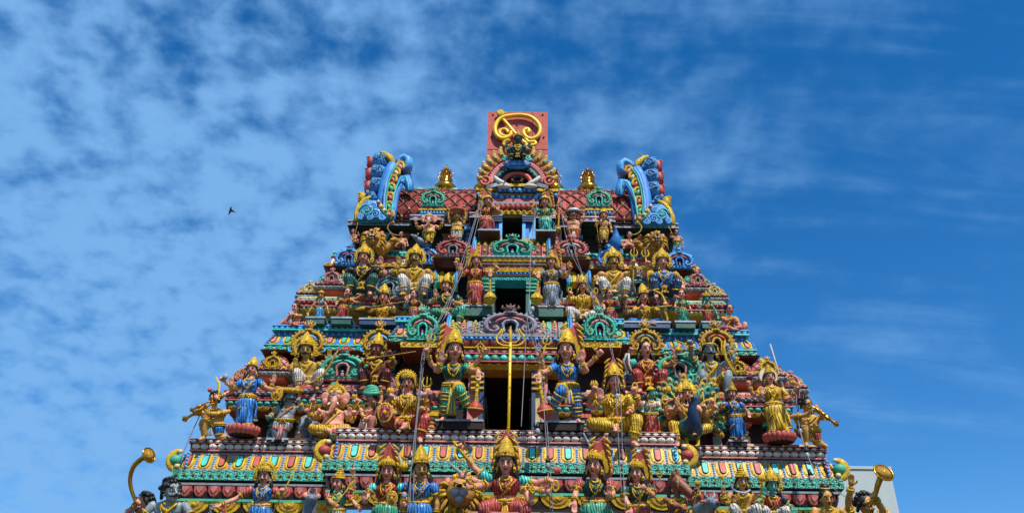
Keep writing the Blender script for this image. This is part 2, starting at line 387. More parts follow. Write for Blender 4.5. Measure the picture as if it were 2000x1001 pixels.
def barrel(mb, x0, x1, y, z, ry, rz, cols, nr, base='darkred', boss=None, cap='turq', yaw=0):
    """barrel-roofed little shrine, axis along x"""
    L = x1-x0; K = 9
    def pr(ph, k=1.0): return (y-ry*k*cos(ph), z+rz*k*sin(ph))
    for i in range(nr):
        a = x0+L*i/nr; b = x0+L*(i+1)/nr; g = (b-a)*.1; k = 1.0 if i % 2 else .96
        rings = []
        for xx, kk in ((a+g*.2, k-.05), (a+g, k), (b-g, k), (b-g*.2, k-.05)):
            rings.append([(xx, *pr(pi*j/K, kk)) for j in range(K+1)]+[(xx, y+ry, z-.02), (xx, y-ry*kk, z-.02)])
        mb.loft(rings, cols[i % len(cols)], True, False)
        if boss:
            for ph in (.28, .75, 1.2):
                c = pr(ph, 1.0); mb.ball(((a+b)/2, c[0], c[1]), ((b-a)*.27, .03, .035), boss if i % 2 else 'gold', 8, 5)
        elif i % 2 == 0:
            for j in range(1, 9):
                c = pr(j*.17, 1.0); mb.ball(((a+b)/2, c[0], c[1]), ((b-a)*.22, .016, .016), 'cream', 6, 4)
    for e, xx in ((-1, x0), (1, x1)):
        pts = [(xx+e*.03, *pr(-.35+(pi+.7)*j/14, 1.22)) for j in range(15)]
        mb.loft([[(p[0]-e*.05*(-1 if e < 0 else 1)*(1 if e > 0 else -1), p[1], p[2]) for p in pts], pts][::e], cap, True, False)
        mb.tube([(xx+e*.02, *pr(-.35+(pi+.7)*j/18, 1.26)) for j in range(19)], .028, 'blue', 7)
    m = max(2, nr//5)
    for i in range(m):
        xx = x0+L*(i+.5)/m; potlet(mb, xx, y, z+rz, .06)
def potlet(mb, x, y, z, r):
    mb.lathe((x, y, z-.005), [(r*1.3, 0), (r*1.3, r*.4), (r*.8, r*.5), (r*1.15, r*.8), (r*.8, r*1.2), (r*.3, r*1.5), (r*.1, r*2)], 'gold', 12)
def pilaster(_, x, y, z0, z1, w, mats):
    mb = MB()
    h = z1-z0; m0, m1, m2 = mats
    mb.box((x-w*.7, y-w*.35, z0), (x+w*.7, y+.2, z0+h*.07), m1); mb.box((x-w*.5, y-w*.1, z0+h*.07), (x+w*.5, y+.2, z0+h*.62), m0)
    mb.box((x-w*.28, y-w*.1-.012, z0+h*.12), (x+w*.28, y, z0+h*.56), m2)
    for i, (t, r) in enumerate(((.64, .55), (.69, .42), (.74, .62), (.80, .45), (.86, .75))):
        mb.lathe((x, y+.04, z0+h*t), [(w*r*.8, 0), (w*r, h*.02), (w*r*.8, h*.045)], (m1, m2, m0, m1, m2)[i], 10)
    mb.box((x-w*.85, y-w*.6, z0+h*.91), (x+w*.85, y+.2, z1), m1)
    tpart(mb, 'pilaster')

zy = lambda px, py, Y: atY(px, py, Y).z
P0 = plan([(4.70, 12.50), (2.41, 11.98)])
TC = ['gold', 'turq', 'salmon', 'sky', 'yellow']
# ---- lower tower to the ground
mb = MB()
Pb = plan([(4.62, 12.95), (2.3, 12.45)])
sweep(mb, Pb, [(.35, 0), (.35, .5), (.25, .55), (.25, .9)], 'stone'); 
sweep(mb, Pb, [(0, .9), (0, 3.83)], 'plaster')
tpart(mb, 'base_wall')
mb = MB()
for x in (-3.9, -2.9, -1.9, -1.15, 1.15, 1.9, 2.9, 3.9): pilaster(mb, x, (12.95 if abs(x) > 2.3 else 12.45), .9, 3.81, .26, ('cream', 'salmon', 'green'))
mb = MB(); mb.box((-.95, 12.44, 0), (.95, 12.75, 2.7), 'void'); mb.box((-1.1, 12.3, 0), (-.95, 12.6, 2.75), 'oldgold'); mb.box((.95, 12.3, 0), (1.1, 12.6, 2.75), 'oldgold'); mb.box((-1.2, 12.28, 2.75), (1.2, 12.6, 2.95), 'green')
tpart(mb, 'entrance_door')
mb = MB(); cornice(mb, Pb, 3.83, [(.12, .1, .5, 'darkred'), (.08, .9, 1.0, 'rose', 'diamond', .22, ['white', 'darkred']), (.1, 1.0, 1.05, 'blue')]); tpart(mb, 'lower_ledge')
mb = MB(); cornice(mb, Pb, 4.13, [(.25, .72, .72, 'maroon', 'arches', .5, ['oldgold', 'salmon']), (.05, .78, .8, 'rose'), (.05, .74, .78, 'cream', 'diamond', .2, ['salmon', 'gold'])]); tpart(mb, 'stepped_ledge')
# ---- wall behind the lowest row
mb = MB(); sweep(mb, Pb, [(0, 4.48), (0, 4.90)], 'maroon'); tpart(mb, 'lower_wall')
mb = MB()
for i in range(-9, 10):
    x = i*.49; y = 12.95 if abs(x) > 2.35 else 12.45
    pilaster(mb, x, y, 4.48, 4.88, .14, [('salmon', 'rose', 'darkred'), ('blue', 'cream', 'navy'), ('cream', 'green', 'salmon')][i % 3])
mb = MB()
Pl = plan([(4.68, 12.44), (2.4, 11.93)])
cornice(mb, Pl, 4.89, [(.05, .02, .02, 'sky'), (.05, 0, 0, 'maroon'), (.17, .0, .04, 'maroon', 'arches', .5, ['gold', 'oldgold']), (.035, .07, .07, 'green'), (.02, .02, .02, 'maroon'),
                      (.17, .03, .07, 'maroon', 'scallop', .2, ['salmon', 'rose']), (.03, .1, .1, 'grey'), (.065, -.05, .0, 'maroon')])
sweep(mb, P0, [(.14, 5.45), (.14, 5.466)], 'maroon')  # near-black strip paints in the shade under the fascia
tpart(mb, 'lower_frieze')
# ---- main entablature E0 : z 5.465 .. 6.11
mb = MB()
z = cornice(mb, P0, 5.465, [(.13, .15, .15, 'relief_green', 'studs', .125, ['brown', 'turq', 'deepgreen']), (.008, .158, .158, 'relief_turq')]); tpart(mb, 'studded_fascia')
mb = MB()
z = cornice(mb, P0, z, [(.025, .135, .12, 'lilac', 'beads', .05, ['grey'])])
z = cornice(mb, P0, z, [(.245, .11, .015, 'ochreskin', 'tongue', .25, TC)]); tpart(mb, 'coloured_cove')
mb = MB()
z = cornice(mb, P0, z, [(.055, -.0, -.02, 'relief_lilac', 'lace', .11, ['grey', 'silver'])])
z = cornice(mb, P0, z, [(.012, -.01, -.01, 'darkred'), (.02, .02, .02, 'rose'), (.012, -.01, -.01, 'darkred')])
z = cornice(mb, P0, z, [(.078, .0, .025, 'darkred', 'lotus', .125, ['white', 'brown']), (.01, .045, .045, 'rose'), (.050, .035, .035, 'maroon', 'diamond', .12, ['white', 'rose']), (.01, .045, .045, 'rose')])
tpart(mb, 'lotus_moulding')
Z1 = 6.11
# acroteria scrolls at the corners of the cove
for (x, y, zz, e) in ((-2.52, 11.9, 5.66, -1), (2.52, 11.9, 5.66, 1), (-4.8, 12.4, 5.66, -1), (4.8, 12.4, 5.66, 1)):
    mb = MB()
    mb.tube(arc(x, zz+.1, .13, 90, 270, 9, y, .15) if e < 0 else arc(x, zz+.1, .13, 90, -90, 9, y, .15), [.02, .045, .06, .07, .075, .07, .06, .045, .02], 'gold', 8)
    mb.ball((x+e*.05, y-.02, zz+.1), (.1, .08, .08), 'red' if abs(x) < 3 else 'green', 10, 7)
    for dz in (0, .22): mb.ball((x+e*.0, y-.05, zz+dz), (.045, .03, .035), 'cream', 9, 5)
    for k in range(5): mb.ball((x-e*.13, y-.05, zz+.05*k), .022, 'sky', 7, 5)
    tpart(mb, 'corner_scroll')
# ---- tier one
def tier(zlo, zmid0, zmid1, ztop, Pw, Pm, Pu, midl, cols, nm=('lower', 'upper')):
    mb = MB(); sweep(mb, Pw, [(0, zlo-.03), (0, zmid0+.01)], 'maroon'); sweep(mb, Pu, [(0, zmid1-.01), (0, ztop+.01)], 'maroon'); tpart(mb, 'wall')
    mb = MB(); cornice(mb, Pm, zmid0, midl); tpart(mb, 'middle_moulding')
W1 = plan([(4.3, 13.2), (1.75, 13.0), (.8, 12.75), (.43, 15.0)])
M1 = plan([(4.42, 12.92), (3.75, 12.92), (3.45, 12.8), (2.35, 12.8), (2.2, 12.98), (1.9, 12.9), (1.3, 12.9), (1.25, 13.0), (.75, 13.0), (.46, 15.0)])
U1 = plan([(4.1, 13.4), (1.8, 13.2), (.8, 12.85), (.43, 15.0)])
ML1 = [(.07, .0, .03, 'darkred', 'arches', .2, ['oldgold', 'gold']), (.02, .04, .04, 'navy'), (.075, .03, .03, 'deepgreen', 'beads', .11, ['green', 'turq']), (.02, .07, .07, 'salmon'),
       (.07, .04, .04, 'darkred', 'diamond', .13, ['rose', 'gold']), (.05, .08, .08, 'grey', 'beads', .1, ['grey', 'silver']), (.02, .1, .1, 'salmon'), (.07, .04, .02, 'salmon', 'scallop', .13, ['salmon', 'rose']), (.035, .0, .0, 'cream', 'squares', .2, ['rose', 'sky'])]
tier(Z1, 6.74, 7.17, 7.86, W1, M1, U1, ML1, None)
mb = MB()
sty = [('cream', 'rose', 'salmon'), ('grey', 'turq', 'navy'), ('rose', 'gold', 'cream'), ('silver', 'salmon', 'green')]
for i, x in enumerate([-4.15, -3.75, -3.3, -2.75, -2.2, -1.65, -1.2, 1.2, 1.65, 2.2, 2.75, 3.3, 3.75, 4.15]): pilaster(mb, x, 13.16 if abs(x) > 1.75 else 12.96, Z1, 6.76, .13, sty[i % 4])
mb = MB()
for i, x in enumerate([-3.9, -3.4, -2.9, -2.4, -1.95, 1.95, 2.4, 2.9, 3.4, 3.9]): pilaster(mb, x, 13.38, 7.15, 7.86, .12, sty[(i+1) % 4])
# plinth blocks along ledge one
for (px, z0) in ((500, 6.11), (600, 6.11), (705, 6.11), (820, 6.11), (1180, 6.11), (1460, 6.11), (1540, 6.11)):
    p = atY(px, 845, 12.9); mb = MB(); mb.box((p.x-.3, 12.62 if abs(p.x) > 2.3 else 12.15, z0-.01), (p.x+.3, 13.2, z0+.1), 'cream'); mb.box((p.x-.28, 12.6 if abs(p.x) > 2.3 else 12.13, z0+.02), (p.x+.28, 13.2, z0+.07), 'salmon'); tpart(mb, 'plinth_block')
# doorways with their porch
def porch(xw, hw, y, z0, z1, jm, layers, depth=.5, wide=1.0, name='doorway'):
    d = MB()
    d.box((-hw-.2, y+2.2, z0-.02), (hw+.2, y+2.25, z1+.5), 'void'); d.box((-hw-.0, y+.3, z1-.03), (hw+.0, y+2.2, z1+.3), 'void')  # near-black lining puts the darkness of the interior into the colour
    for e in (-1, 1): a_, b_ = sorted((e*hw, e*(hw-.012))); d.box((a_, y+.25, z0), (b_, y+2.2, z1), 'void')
    tpart(d, 'door_recess')
    for e in (-1, 1):
      d = MB()
      for k, (w_, o, c) in enumerate(((.06, 0, jm[0]), (.07, .05, jm[1]), (.12, .1, jm[2]))):
            x0 = hw+sum((.06, .07, .12)[:k]); a, b = sorted((e*x0, e*(x0+w_)))
            d.box((a, y+o, z0), (b, y+depth, z1-.003*k), c)
      d.box((min(e*hw, e*(hw+.25))-.01, y-.04, z0), (max(e*hw, e*(hw+.25))+.01, y+.1, z0+.07), 'gold')
      for t in (.72, .8, .88): d.box((min(e*hw, e*(hw+.2)), y-.03, z0+(z1-z0)*t), (max(e*hw, e*(hw+.2)), y+.08, z0+(z1-z0)*t+.03), jm[3])
      tpart(d, 'doorway_jamb')
    d = MB(); z = z1
    for ly in layers:
        w = ly[0]; z = cornice(d, plan([(w, y+ly[1])], y+1.2), z, [ly[2]])
    tpart(d, 'doorway_lintel'); return z
porch(0, .37, 12.5, Z1+.02, zy(996, 722, 12.5), ('navy', 'cream', 'rose', 'gold'), [
    (.8, .0, (.075, .0, .04, 'oldgold', 'arches', .14, ['gold', 'oldgold'])), (.72, 0, (.02, .02, .02, 'navy')), (.78, -.02, (.015, .08, .08, 'salmon')), (.8, 0, (.13, .05, .05, 'navy', 'beads', .145, ['green', 'turq'])),
    (.78, 0, (.02, .08, .08, 'salmon')), (.72, 0, (.07, .06, .06, 'darkred', 'diamond', .13, ['rose', 'white'])), (.8, .02, (.02, .12, .12, 'gold')), (.6, .0, (.03, .02, .02, 'maroon')), (.7, 0, (.075, .05, .09, 'darkred', 'scallop', .15, ['salmon', 'rose'])),
    (.65, 0, (.06, .12, .12, 'navy', 'beads', .075, ['sky', 'blue'])), (.6, 0, (.05, .14, .14, 'grey'))])
# ---- E1
P1 = plan([(4.09, 13.10), (3.98, 13.1), (1.95, 12.72), (1.42, 12.72), (1.0, 13.0)])
P1 = plan([(4.09, 13.10), (1.95, 12.75), (1.35, 13.1)])
mb = MB()
cornice(mb, P1, 7.86, [(.03, .02, .05, 'darkred'), (.10, .0, .0, 'relief_green', 'scroll', .16, ['turq', 'cream']), (.02, .02, .02, 'turq'),
                        (.20, -.0, -.13, 'blue', 'tongue', .24, ['gold', 'green', 'rose', 'sky', 'yellow'])]); tpart(mb, 'coloured_cove')
mb = MB(); cornice(mb, P1, 8.21, [(.10, -.12, -.1, 'navy', 'lace', .1, ['blue', 'sky']), (.025, -.05, -.05, 'turq'), (.055, -.07, -.07, 'navy', 'diamond', .1, ['sky', 'blue']), (.02, -.05, -.05, 'sky')]); tpart(mb, 'blue_moulding')
Z2 = 8.42
mb = MB(); barrel(mb, -.98, .98, 12.95, zy(996, 655, 12.62), .33, .40, ['gold', 'green', 'salmon', 'grey'], 21); tpart(mb, 'barrel_roof')
mb = MB(); kz_ = zy(998, 657, 12.5); kudu(mb, .02, 12.5, kz_, .84, .58, 'lilac', 'silver', 'rose', head='brown'); 
for e in (-1, 1):
    for k in range(4): mb.tube(spiral(e*(.40+.1*k), kz_+.05+.1*(3-k)*.3, .075, .02, 80, 1.2, 12, 12.46, -e), .016, 'lilac', 6)
tpart(mb, 'ornamental_arch')
for e, px in ((-1, 824), (1, 1172)):
    p = atY(px, 662, 12.6); mb = MB(); kudu(mb, p.x, 12.62, p.z, .50, .62, 'green', 'turq', 'rose', head='green'); tpart(mb, 'ornamental_arch')
    mb = MB(); q = plan([(.3, 12.68)], 13.4); q = [(a+p.x, b) for a, b in q]; cornice(mb, q, p.z-.15, [(.03, .0, .03, 'darkred'), (.1, .04, .04, 'gold', 'scroll', .14, ['oldgold', 'cream'])]); tpart(mb, 'arch_base')
for px, py, w, cols in ((598, 705, .52, ('oldgold', 'gold', 'sky')), (738, 705, .5, ('oldgold', 'gold', 'sky')), (1262, 705, .5, ('oldgold', 'gold', 'grey')), (1402, 705, .52, ('oldgold', 'gold', 'salmon'))):
    p = atY(px, 688, 12.95); mb = MB(); kudu(mb, p.x, 12.98, p.z-.02, w, .62, *cols, head='oldgold'); tpart(mb, 'ornamental_arch')
for px in (668, 1328):
    p = atY(px, 742, 12.72); mb = MB(); kudu(mb, p.x, 12.72, p.z, .68, .60, 'green', 'rose', 'turq', head='red'); tpart(mb, 'ornamental_arch')
# corner shrines on the middle ledges
def shrine(px, py, Y, w, cols, k=1):
    p = atY(px, py, Y); mb = MB()
    q = [(a+p.x, b) for a, b in plan([(w/2, Y)], Y+w)]
    cornice(mb, q, p.z-.17, [(.05, -.03, -.03, 'salmon'), (.04, .04, .04, 'grey', 'beads', .07, ['silver', 'grey']), (.03, .0, .0, 'rose'), (.05, .03, .03, 'darkred', 'diamond', .09, ['rose', 'gold'])])
    n = 16; H = w*.55
    def pt(i, j, kk=1): # bell-shaped square dome
        a = pi*.5*j/6; r = w*.56*cos(a*.92)*kk; an = 2*pi*i/n; s_ = 1/max(abs(cos(an)), abs(sin(an)))**.6
        return (p.x+r*cos(an)*s_, Y+w*.5+r*sin(an)*s_, p.z+H*sin(a)*kk)
    mb.loft([[pt(i, j) for i in range(n)] for j in range(7)], cols[0], True, True)
    for s_ in (1, -1):
        for i in range(n): mb.tube([pt(i+s_*j*.5, j, 1.01) for j in range(6)], .009, cols[1], 5)
    mb.tube([pt(i, 0, 1.03) for i in range(n)], .025, cols[2], 6, closed=True)
    potlet(mb, p.x, Y+w*.5, p.z+H, w*.13)
    kudu(mb, p.x, Y-.04, p.z-.03, w*.5, w*.62, cols[2], cols[2], cols[1])
    tpart(mb, 'corner_shrine')
for a in ((533, 718, 13.0, .5, ('rose', 'darkred', 'gold')), (1440, 728, 12.95, .5, ('salmon', 'darkred', 'gold')), (1500, 728, 13.0, .5, ('rose', 'darkred', 'gold')), (480, 738, 13.2, .45, ('salmon', 'gold', 'rose')), (1545, 752, 13.2, .45, ('grey', 'gold', 'rose')),
          (648, 552, 13.6, .52, ('turq', 'deepgreen', 'rose')), (1362, 556, 13.6, .52, ('green', 'deepgreen', 'rose')), (1395, 575, 13.6, .4, ('salmon', 'gold', 'cream')), (605, 570, 13.7, .4, ('salmon', 'gold', 'cream')),
          (760, 752, 12.95, .34, ('salmon', 'blue', 'rose')), (1225, 745, 12.95, .34, ('salmon', 'blue', 'grey'))): shrine(*a)
# tier two
W2 = plan([(3.75, 13.75), (1.5, 13.5), (.7, 13.25), (.33, 15.4)])
M2 = plan([(3.72, 13.45), (3.2, 13.45), (2.9, 13.35), (2.1, 13.35), (2.0, 13.5), (1.3, 13.4), (.95, 13.4), (.9, 13.5), (.6, 13.5), (.36, 15.4)])
U2 = plan([(3.4, 13.95), (1.4, 13.75), (.6, 13.4), (.33, 15.4)])
ML2 = [(.05, .0, .03, 'oldgold', 'arches', .16, ['oldgold', 'gold']), (.05, .02, .02, 'navy', 'beads', .08, ['green', 'turq']), (.02, .06, .06, 'salmon'),
       (.05, .03, .03, 'darkred', 'diamond', .1, ['rose', 'gold']), (.06, .07, .07, 'salmon', 'beads', .09, ['salmon', 'rose']), (.05, .05, .05, 'green', 'squares', .15, ['green', 'turq']), (.03, .03, .03, 'cream')]
tier(Z2, 8.80, 9.11, 9.82, W2, M2, U2, ML2, None)
mb = MB()
for i, x in enumerate([-3.6, -3.2, -2.75, -2.3, -1.85, -1.4, -1.05, 1.05, 1.4, 1.85, 2.3, 2.75, 3.2, 3.6]): pilaster(mb, x, 13.72 if abs(x) > 1.5 else 13.45, Z2, 8.81, .1, sty[i % 4])
for i, x in enumerate([-3.2, -2.8, -2.35, -1.9, -1.5, 1.5, 1.9, 2.35, 2.8, 3.2]): pilaster(mb, x, 13.92, 9.09, 9.83, .1, sty[(i+1) % 4])
porch(0, .27, 13.1, Z2+.02, zy(1000, 546, 13.1), ('deepgreen', 'turq', 'salmon', 'green'), [
    (.52, 0, (.07, .0, .0, 'turq', 'lace', .1, ['green', 'turq'])), (.5, 0, (.02, .03, .03, 'darkred')), (.55, 0, (.05, .02, .02, 'navy', 'beads', .07, ['blue', 'sky'])), (.55, 0, (.02, .05, .05, 'gold')),
    (.72, 0, (.055, .02, .03, 'oldgold', 'beads', .07, ['gold'])), (.55, 0, (.05, .02, .02, 'rose', 'squares', .14, ['rose', 'cream'])), (.62, 0, (.02, .06, .06, 'darkred')), (.6, 0, (.055, .03, .03, 'grey', 'lace', .09, ['silver', 'rose'])), (.62, 0, (.06, .06, .08, 'gold')), (.62, 0, (.04, .09, .09, 'silver', 'diamond', .09, ['silver', 'rose']))])
P2 = plan([(3.47, 13.75), (1.42, 13.42), (.82, 13.75)])
mb = MB(); cornice(mb, P2, 9.82, [(.12, -.14, .0, 'darkred'), (.015, .02, .02, 'oldgold'), (.06, -.01, -.03, 'oldgold', 'arches', .12, ['gold', 'oldgold'])]); tpart(mb, 'brown_cornice')
mb = MB(); cornice(mb, P2, 10.015, [(.19, -.07, -.12, 'salmon', 'squares', .2, ['white', 'rose']), (.02, -.07, -.07, 'rose'), (.07, -.11, -.11, 'deepgreen', 'diamond', .09, ['turq', 'green']), (.06, -.1, -.12, 'green', 'leaf', .12, ['turq'])]); tpart(mb, 'panelled_moulding')
Z3 = 10.36
mb = MB(); barrel(mb, -.66, .66, 13.5, zy(1003, 499, 13.23), .27, .40, ['salmon', 'darkred'], 11, boss='gold'); tpart(mb, 'barrel_roof')
mb = MB(); kudu(mb, .02, 13.14, zy(1004, 500, 13.14), .70, .46, 'green', 'turq', 'rose'); tpart(mb, 'ornamental_arch')
for px, A in ((884, ('salmon', 'grey', 'rose')), (1116, ('salmon', 'grey', 'white'))):
    p = atY(px, 500, 13.35); mb = MB(); kudu(mb, p.x, 13.36, p.z, .55, .46, *A, head='salmon'); tpart(mb, 'ornamental_arch')
for px, py, w in ((680, 517, .48), (832, 515, .4), (1190, 518, .4), (1328, 523, .48)):
    p = atY(px, py, 13.65); mb = MB(); kudu(mb, p.x, 13.66, p.z, w, .46, 'sky', 'blue', 'salmon', head='sky'); tpart(mb, 'ornamental_arch')
for px in (760, 1247):
    p = atY(px, 576, 13.3); mb = MB(); kudu(mb, p.x, 13.3, p.z, .52, .52, 'silver', 'grey', 'turq', head='grey'); tpart(mb, 'ornamental_arch')
# small barrels beside the guardians
for px in (870, 1130):
    p = atY(px, 548, 13.5); mb = MB(); barrel(mb, p.x-.18, p.x+.18, 13.7, p.z, .2, .22, ['green', 'gold', 'salmon'], 5); tpart(mb, 'barrel_roof')
for px in (692, 800, 1200, 1300):
    p = atY(px, 600, 13.3); mb = MB(); kudu(mb, p.x, 13.32, p.z, .22, .2, 'green', 'turq', 'salmon'); tpart(mb, 'ornamental_arch')
# tier three
W3 = plan([(3.0, 14.3), (.95, 14.05), (.26, 15.8)])
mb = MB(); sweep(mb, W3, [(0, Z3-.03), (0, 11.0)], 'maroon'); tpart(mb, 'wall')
mb = MB()
for i, x in enumerate([-2.9, -2.5, -2.1, -1.7, -1.3, -.85, .85, 1.3, 1.7, 2.1, 2.5, 2.9]): pilaster(mb, x, 14.27 if abs(x) > .95 else 14.02, Z3, 11.0, .09, [('darkred', 'salmon', 'rose'), ('blue', 'sky', 'navy')][i % 2])
P3 = plan([(3.19, 14.05), (1.95, 13.85), (1.35, 14.05), (.8, 13.75)])
mb = MB(); cornice(mb, P3, 11.0, [(.05, -.04, .02, 'maroon'), (.02, .03, .03, 'silver'), (.075, .0, .0, 'grey', 'diamond', .15, ['rose', 'silver']), (.025, .03, .03, 'silver'), (.05, -.02, -.04, 'green', 'leaf', .16, ['turq'])]); tpart(mb, 'lace_cornice')
ZR = 11.2
porch(0, .19, 13.62, Z3+.05, zy(1006, 418, 13.62), ('sky', 'blue', 'sky', 'navy'), [
    (.4, 0, (.07, .0, .0, 'gold', 'arches', .12, ['gold', 'oldgold'])), (.4, 0, (.03, -.03, -.03, 'navy')), (.42, 0, (.1, .02, .06, 'darkred', 'lotus', .1, ['salmon', 'rose'])), (.45, 0, (.05, .05, .05, 'grey')), (.48, 0, (.04, .02, .02, 'salmon')), (.4, 0, (.05, .02, .02, 'salmon')),
    (.62, 0, (.09, -.02, .02, 'navy', 'beads', .11, ['blue', 'sky'])), (.66, 0, (.05, .03, .03, 'gold'))])
# ---- barrel roof
RX = 2.42; RYc = 15.25; RYr = 1.28; RZr = 1.30; RZ0 = 11.2
def rp(x, ph, k=0.0): return (x, RYc-(RYr+k)*cos(ph), RZ0+(RZr+k)*sin(ph))
mb = MB(); K = 16
mb.loft([[rp(x, pi*j/K) for j in range(K+1)] for x in (-RX, RX)], 'panelred', True, True)
nx = 19; 
for i in range(-4, nx+5):
    for e in (1, -1):
        pts = []
        for j in range(13):
            x = -RX+2*RX*(i+e*j*.42)/nx
            if -RX <= x <= RX: pts.append(rp(x, .02+1.45*j/12, .008))
        if len(pts) > 1: mb.tube(pts,   .020, 'darkred', 6)
dx = 2*RX/nx; st = 1.45/12/.42*.5
for j in range(0, 14):
    for i in range(nx+1):
        x = -RX+dx*(i+(.5 if j % 2 else 0)); ph = .02+st*j
        if abs(x) > RX-.05 or ph > 1.5: continue
        c = rp(x, ph, .02); 
        mb.ball(rp(x, ph, .008), (.028, .022, .028), 'gold', 8, 5); mb.ball(rp(x, ph, .05), .014, 'cream', 6, 4)
        for q in (-.08, .08): mb.ball(rp(x+q, ph, .006), .013, 'rose', 6, 4)
        for q in (-.06, .06): mb.ball(rp(x, ph+q, .006), .013, 'rose', 6, 4)
tpart(mb, 'barrel_roof')
mb = MB()
for i in range(19):
    x = -RX+.15+(2*RX-.3)*i/18; c = rp(x, 1.42, .03)
    mb.lathe((x, c[1], c[2]-.02), [(.1, 0), (.11, .05), (.05, .1), (.08, .13), (.02, .2)], ('gold', 'cream', 'rose')[i % 3], 10)
    if i % 3 == 1: mb.ball((x, c[1]-.05, c[2]+.09), (.1, .06, .08), 'turq', 9, 6)
mb.box((-RX, rp(0, 1.42)[1]-.03, rp(0, 1.42)[2]-.03), (RX, RYc+.3, rp(0, 1.57)[2]+.03), 'oldgold')
tpart(mb, 'roof_ridge')
mb = MB(); mb.box((-RX-.1, 14.0, 11.14), (RX+.1, 16.4, 11.2), 'maroon'); tpart(mb, 'roof_deck')
for px in (845, 1170):
    p = atY(px, 402, 13.8); mb = MB(); kudu(mb, p.x, 13.8, p.z, .44, .46, 'green', 'turq', 'rose')
    q = [(a+p.x, b) for a, b in plan([(.24, 13.85)], 14.5)]; cornice(mb, q, p.z-.32, [(.16, -.02, -.02, 'salmon'), (.08, .0, .0, 'navy', 'beads', .06, ['sky']), (.04, .03, .03, 'gold')]); tpart(mb, 'ornamental_arch')
# finials
for px in (869, 1149, 945, 1082):
    sm = px in (945, 1082); p = atY(px, 372 if not sm else 368, 15.25); mb = MB(); s_ = .19 if not sm else .17; z0 = 12.55
    mb.lathe((p.x, 15.25, z0-.05), [(s_*.8, 0), (s_*.85, .08), (s_*.5, .14), (s_*.9, .2), (s_*1.25, .3), (s_*1.3, .36), (s_*.95, .42), (s_*.9, .45), (s_*.6, .5), (s_*.75, .56), (s_*.7, .6), (s_*.55, .68), (s_*.45, .72), (s_*.42, .76), (s_*.28, .83), (s_*.2, .86), (s_*.12, .93), (s_*.02, 1.02)], 'brass', 20)
    for k, (r, zz) in enumerate(((.8, .56), (.72, .64), (.58, .72), (.45, .8))):
        for j in range(12):
            a = 2*pi*j/12+k*.2; d = Vector((cos(a), sin(a), .5)).normalized()
            c0 = Vector((p.x+s_*r*cos(a)*.8, 15.25+s_*r*sin(a)*.8, z0-.05+zz)); mb.tube([c0, c0+d*.09], [.018, .002], 'brass', 5)
    tpart(mb, 'roof_finial')
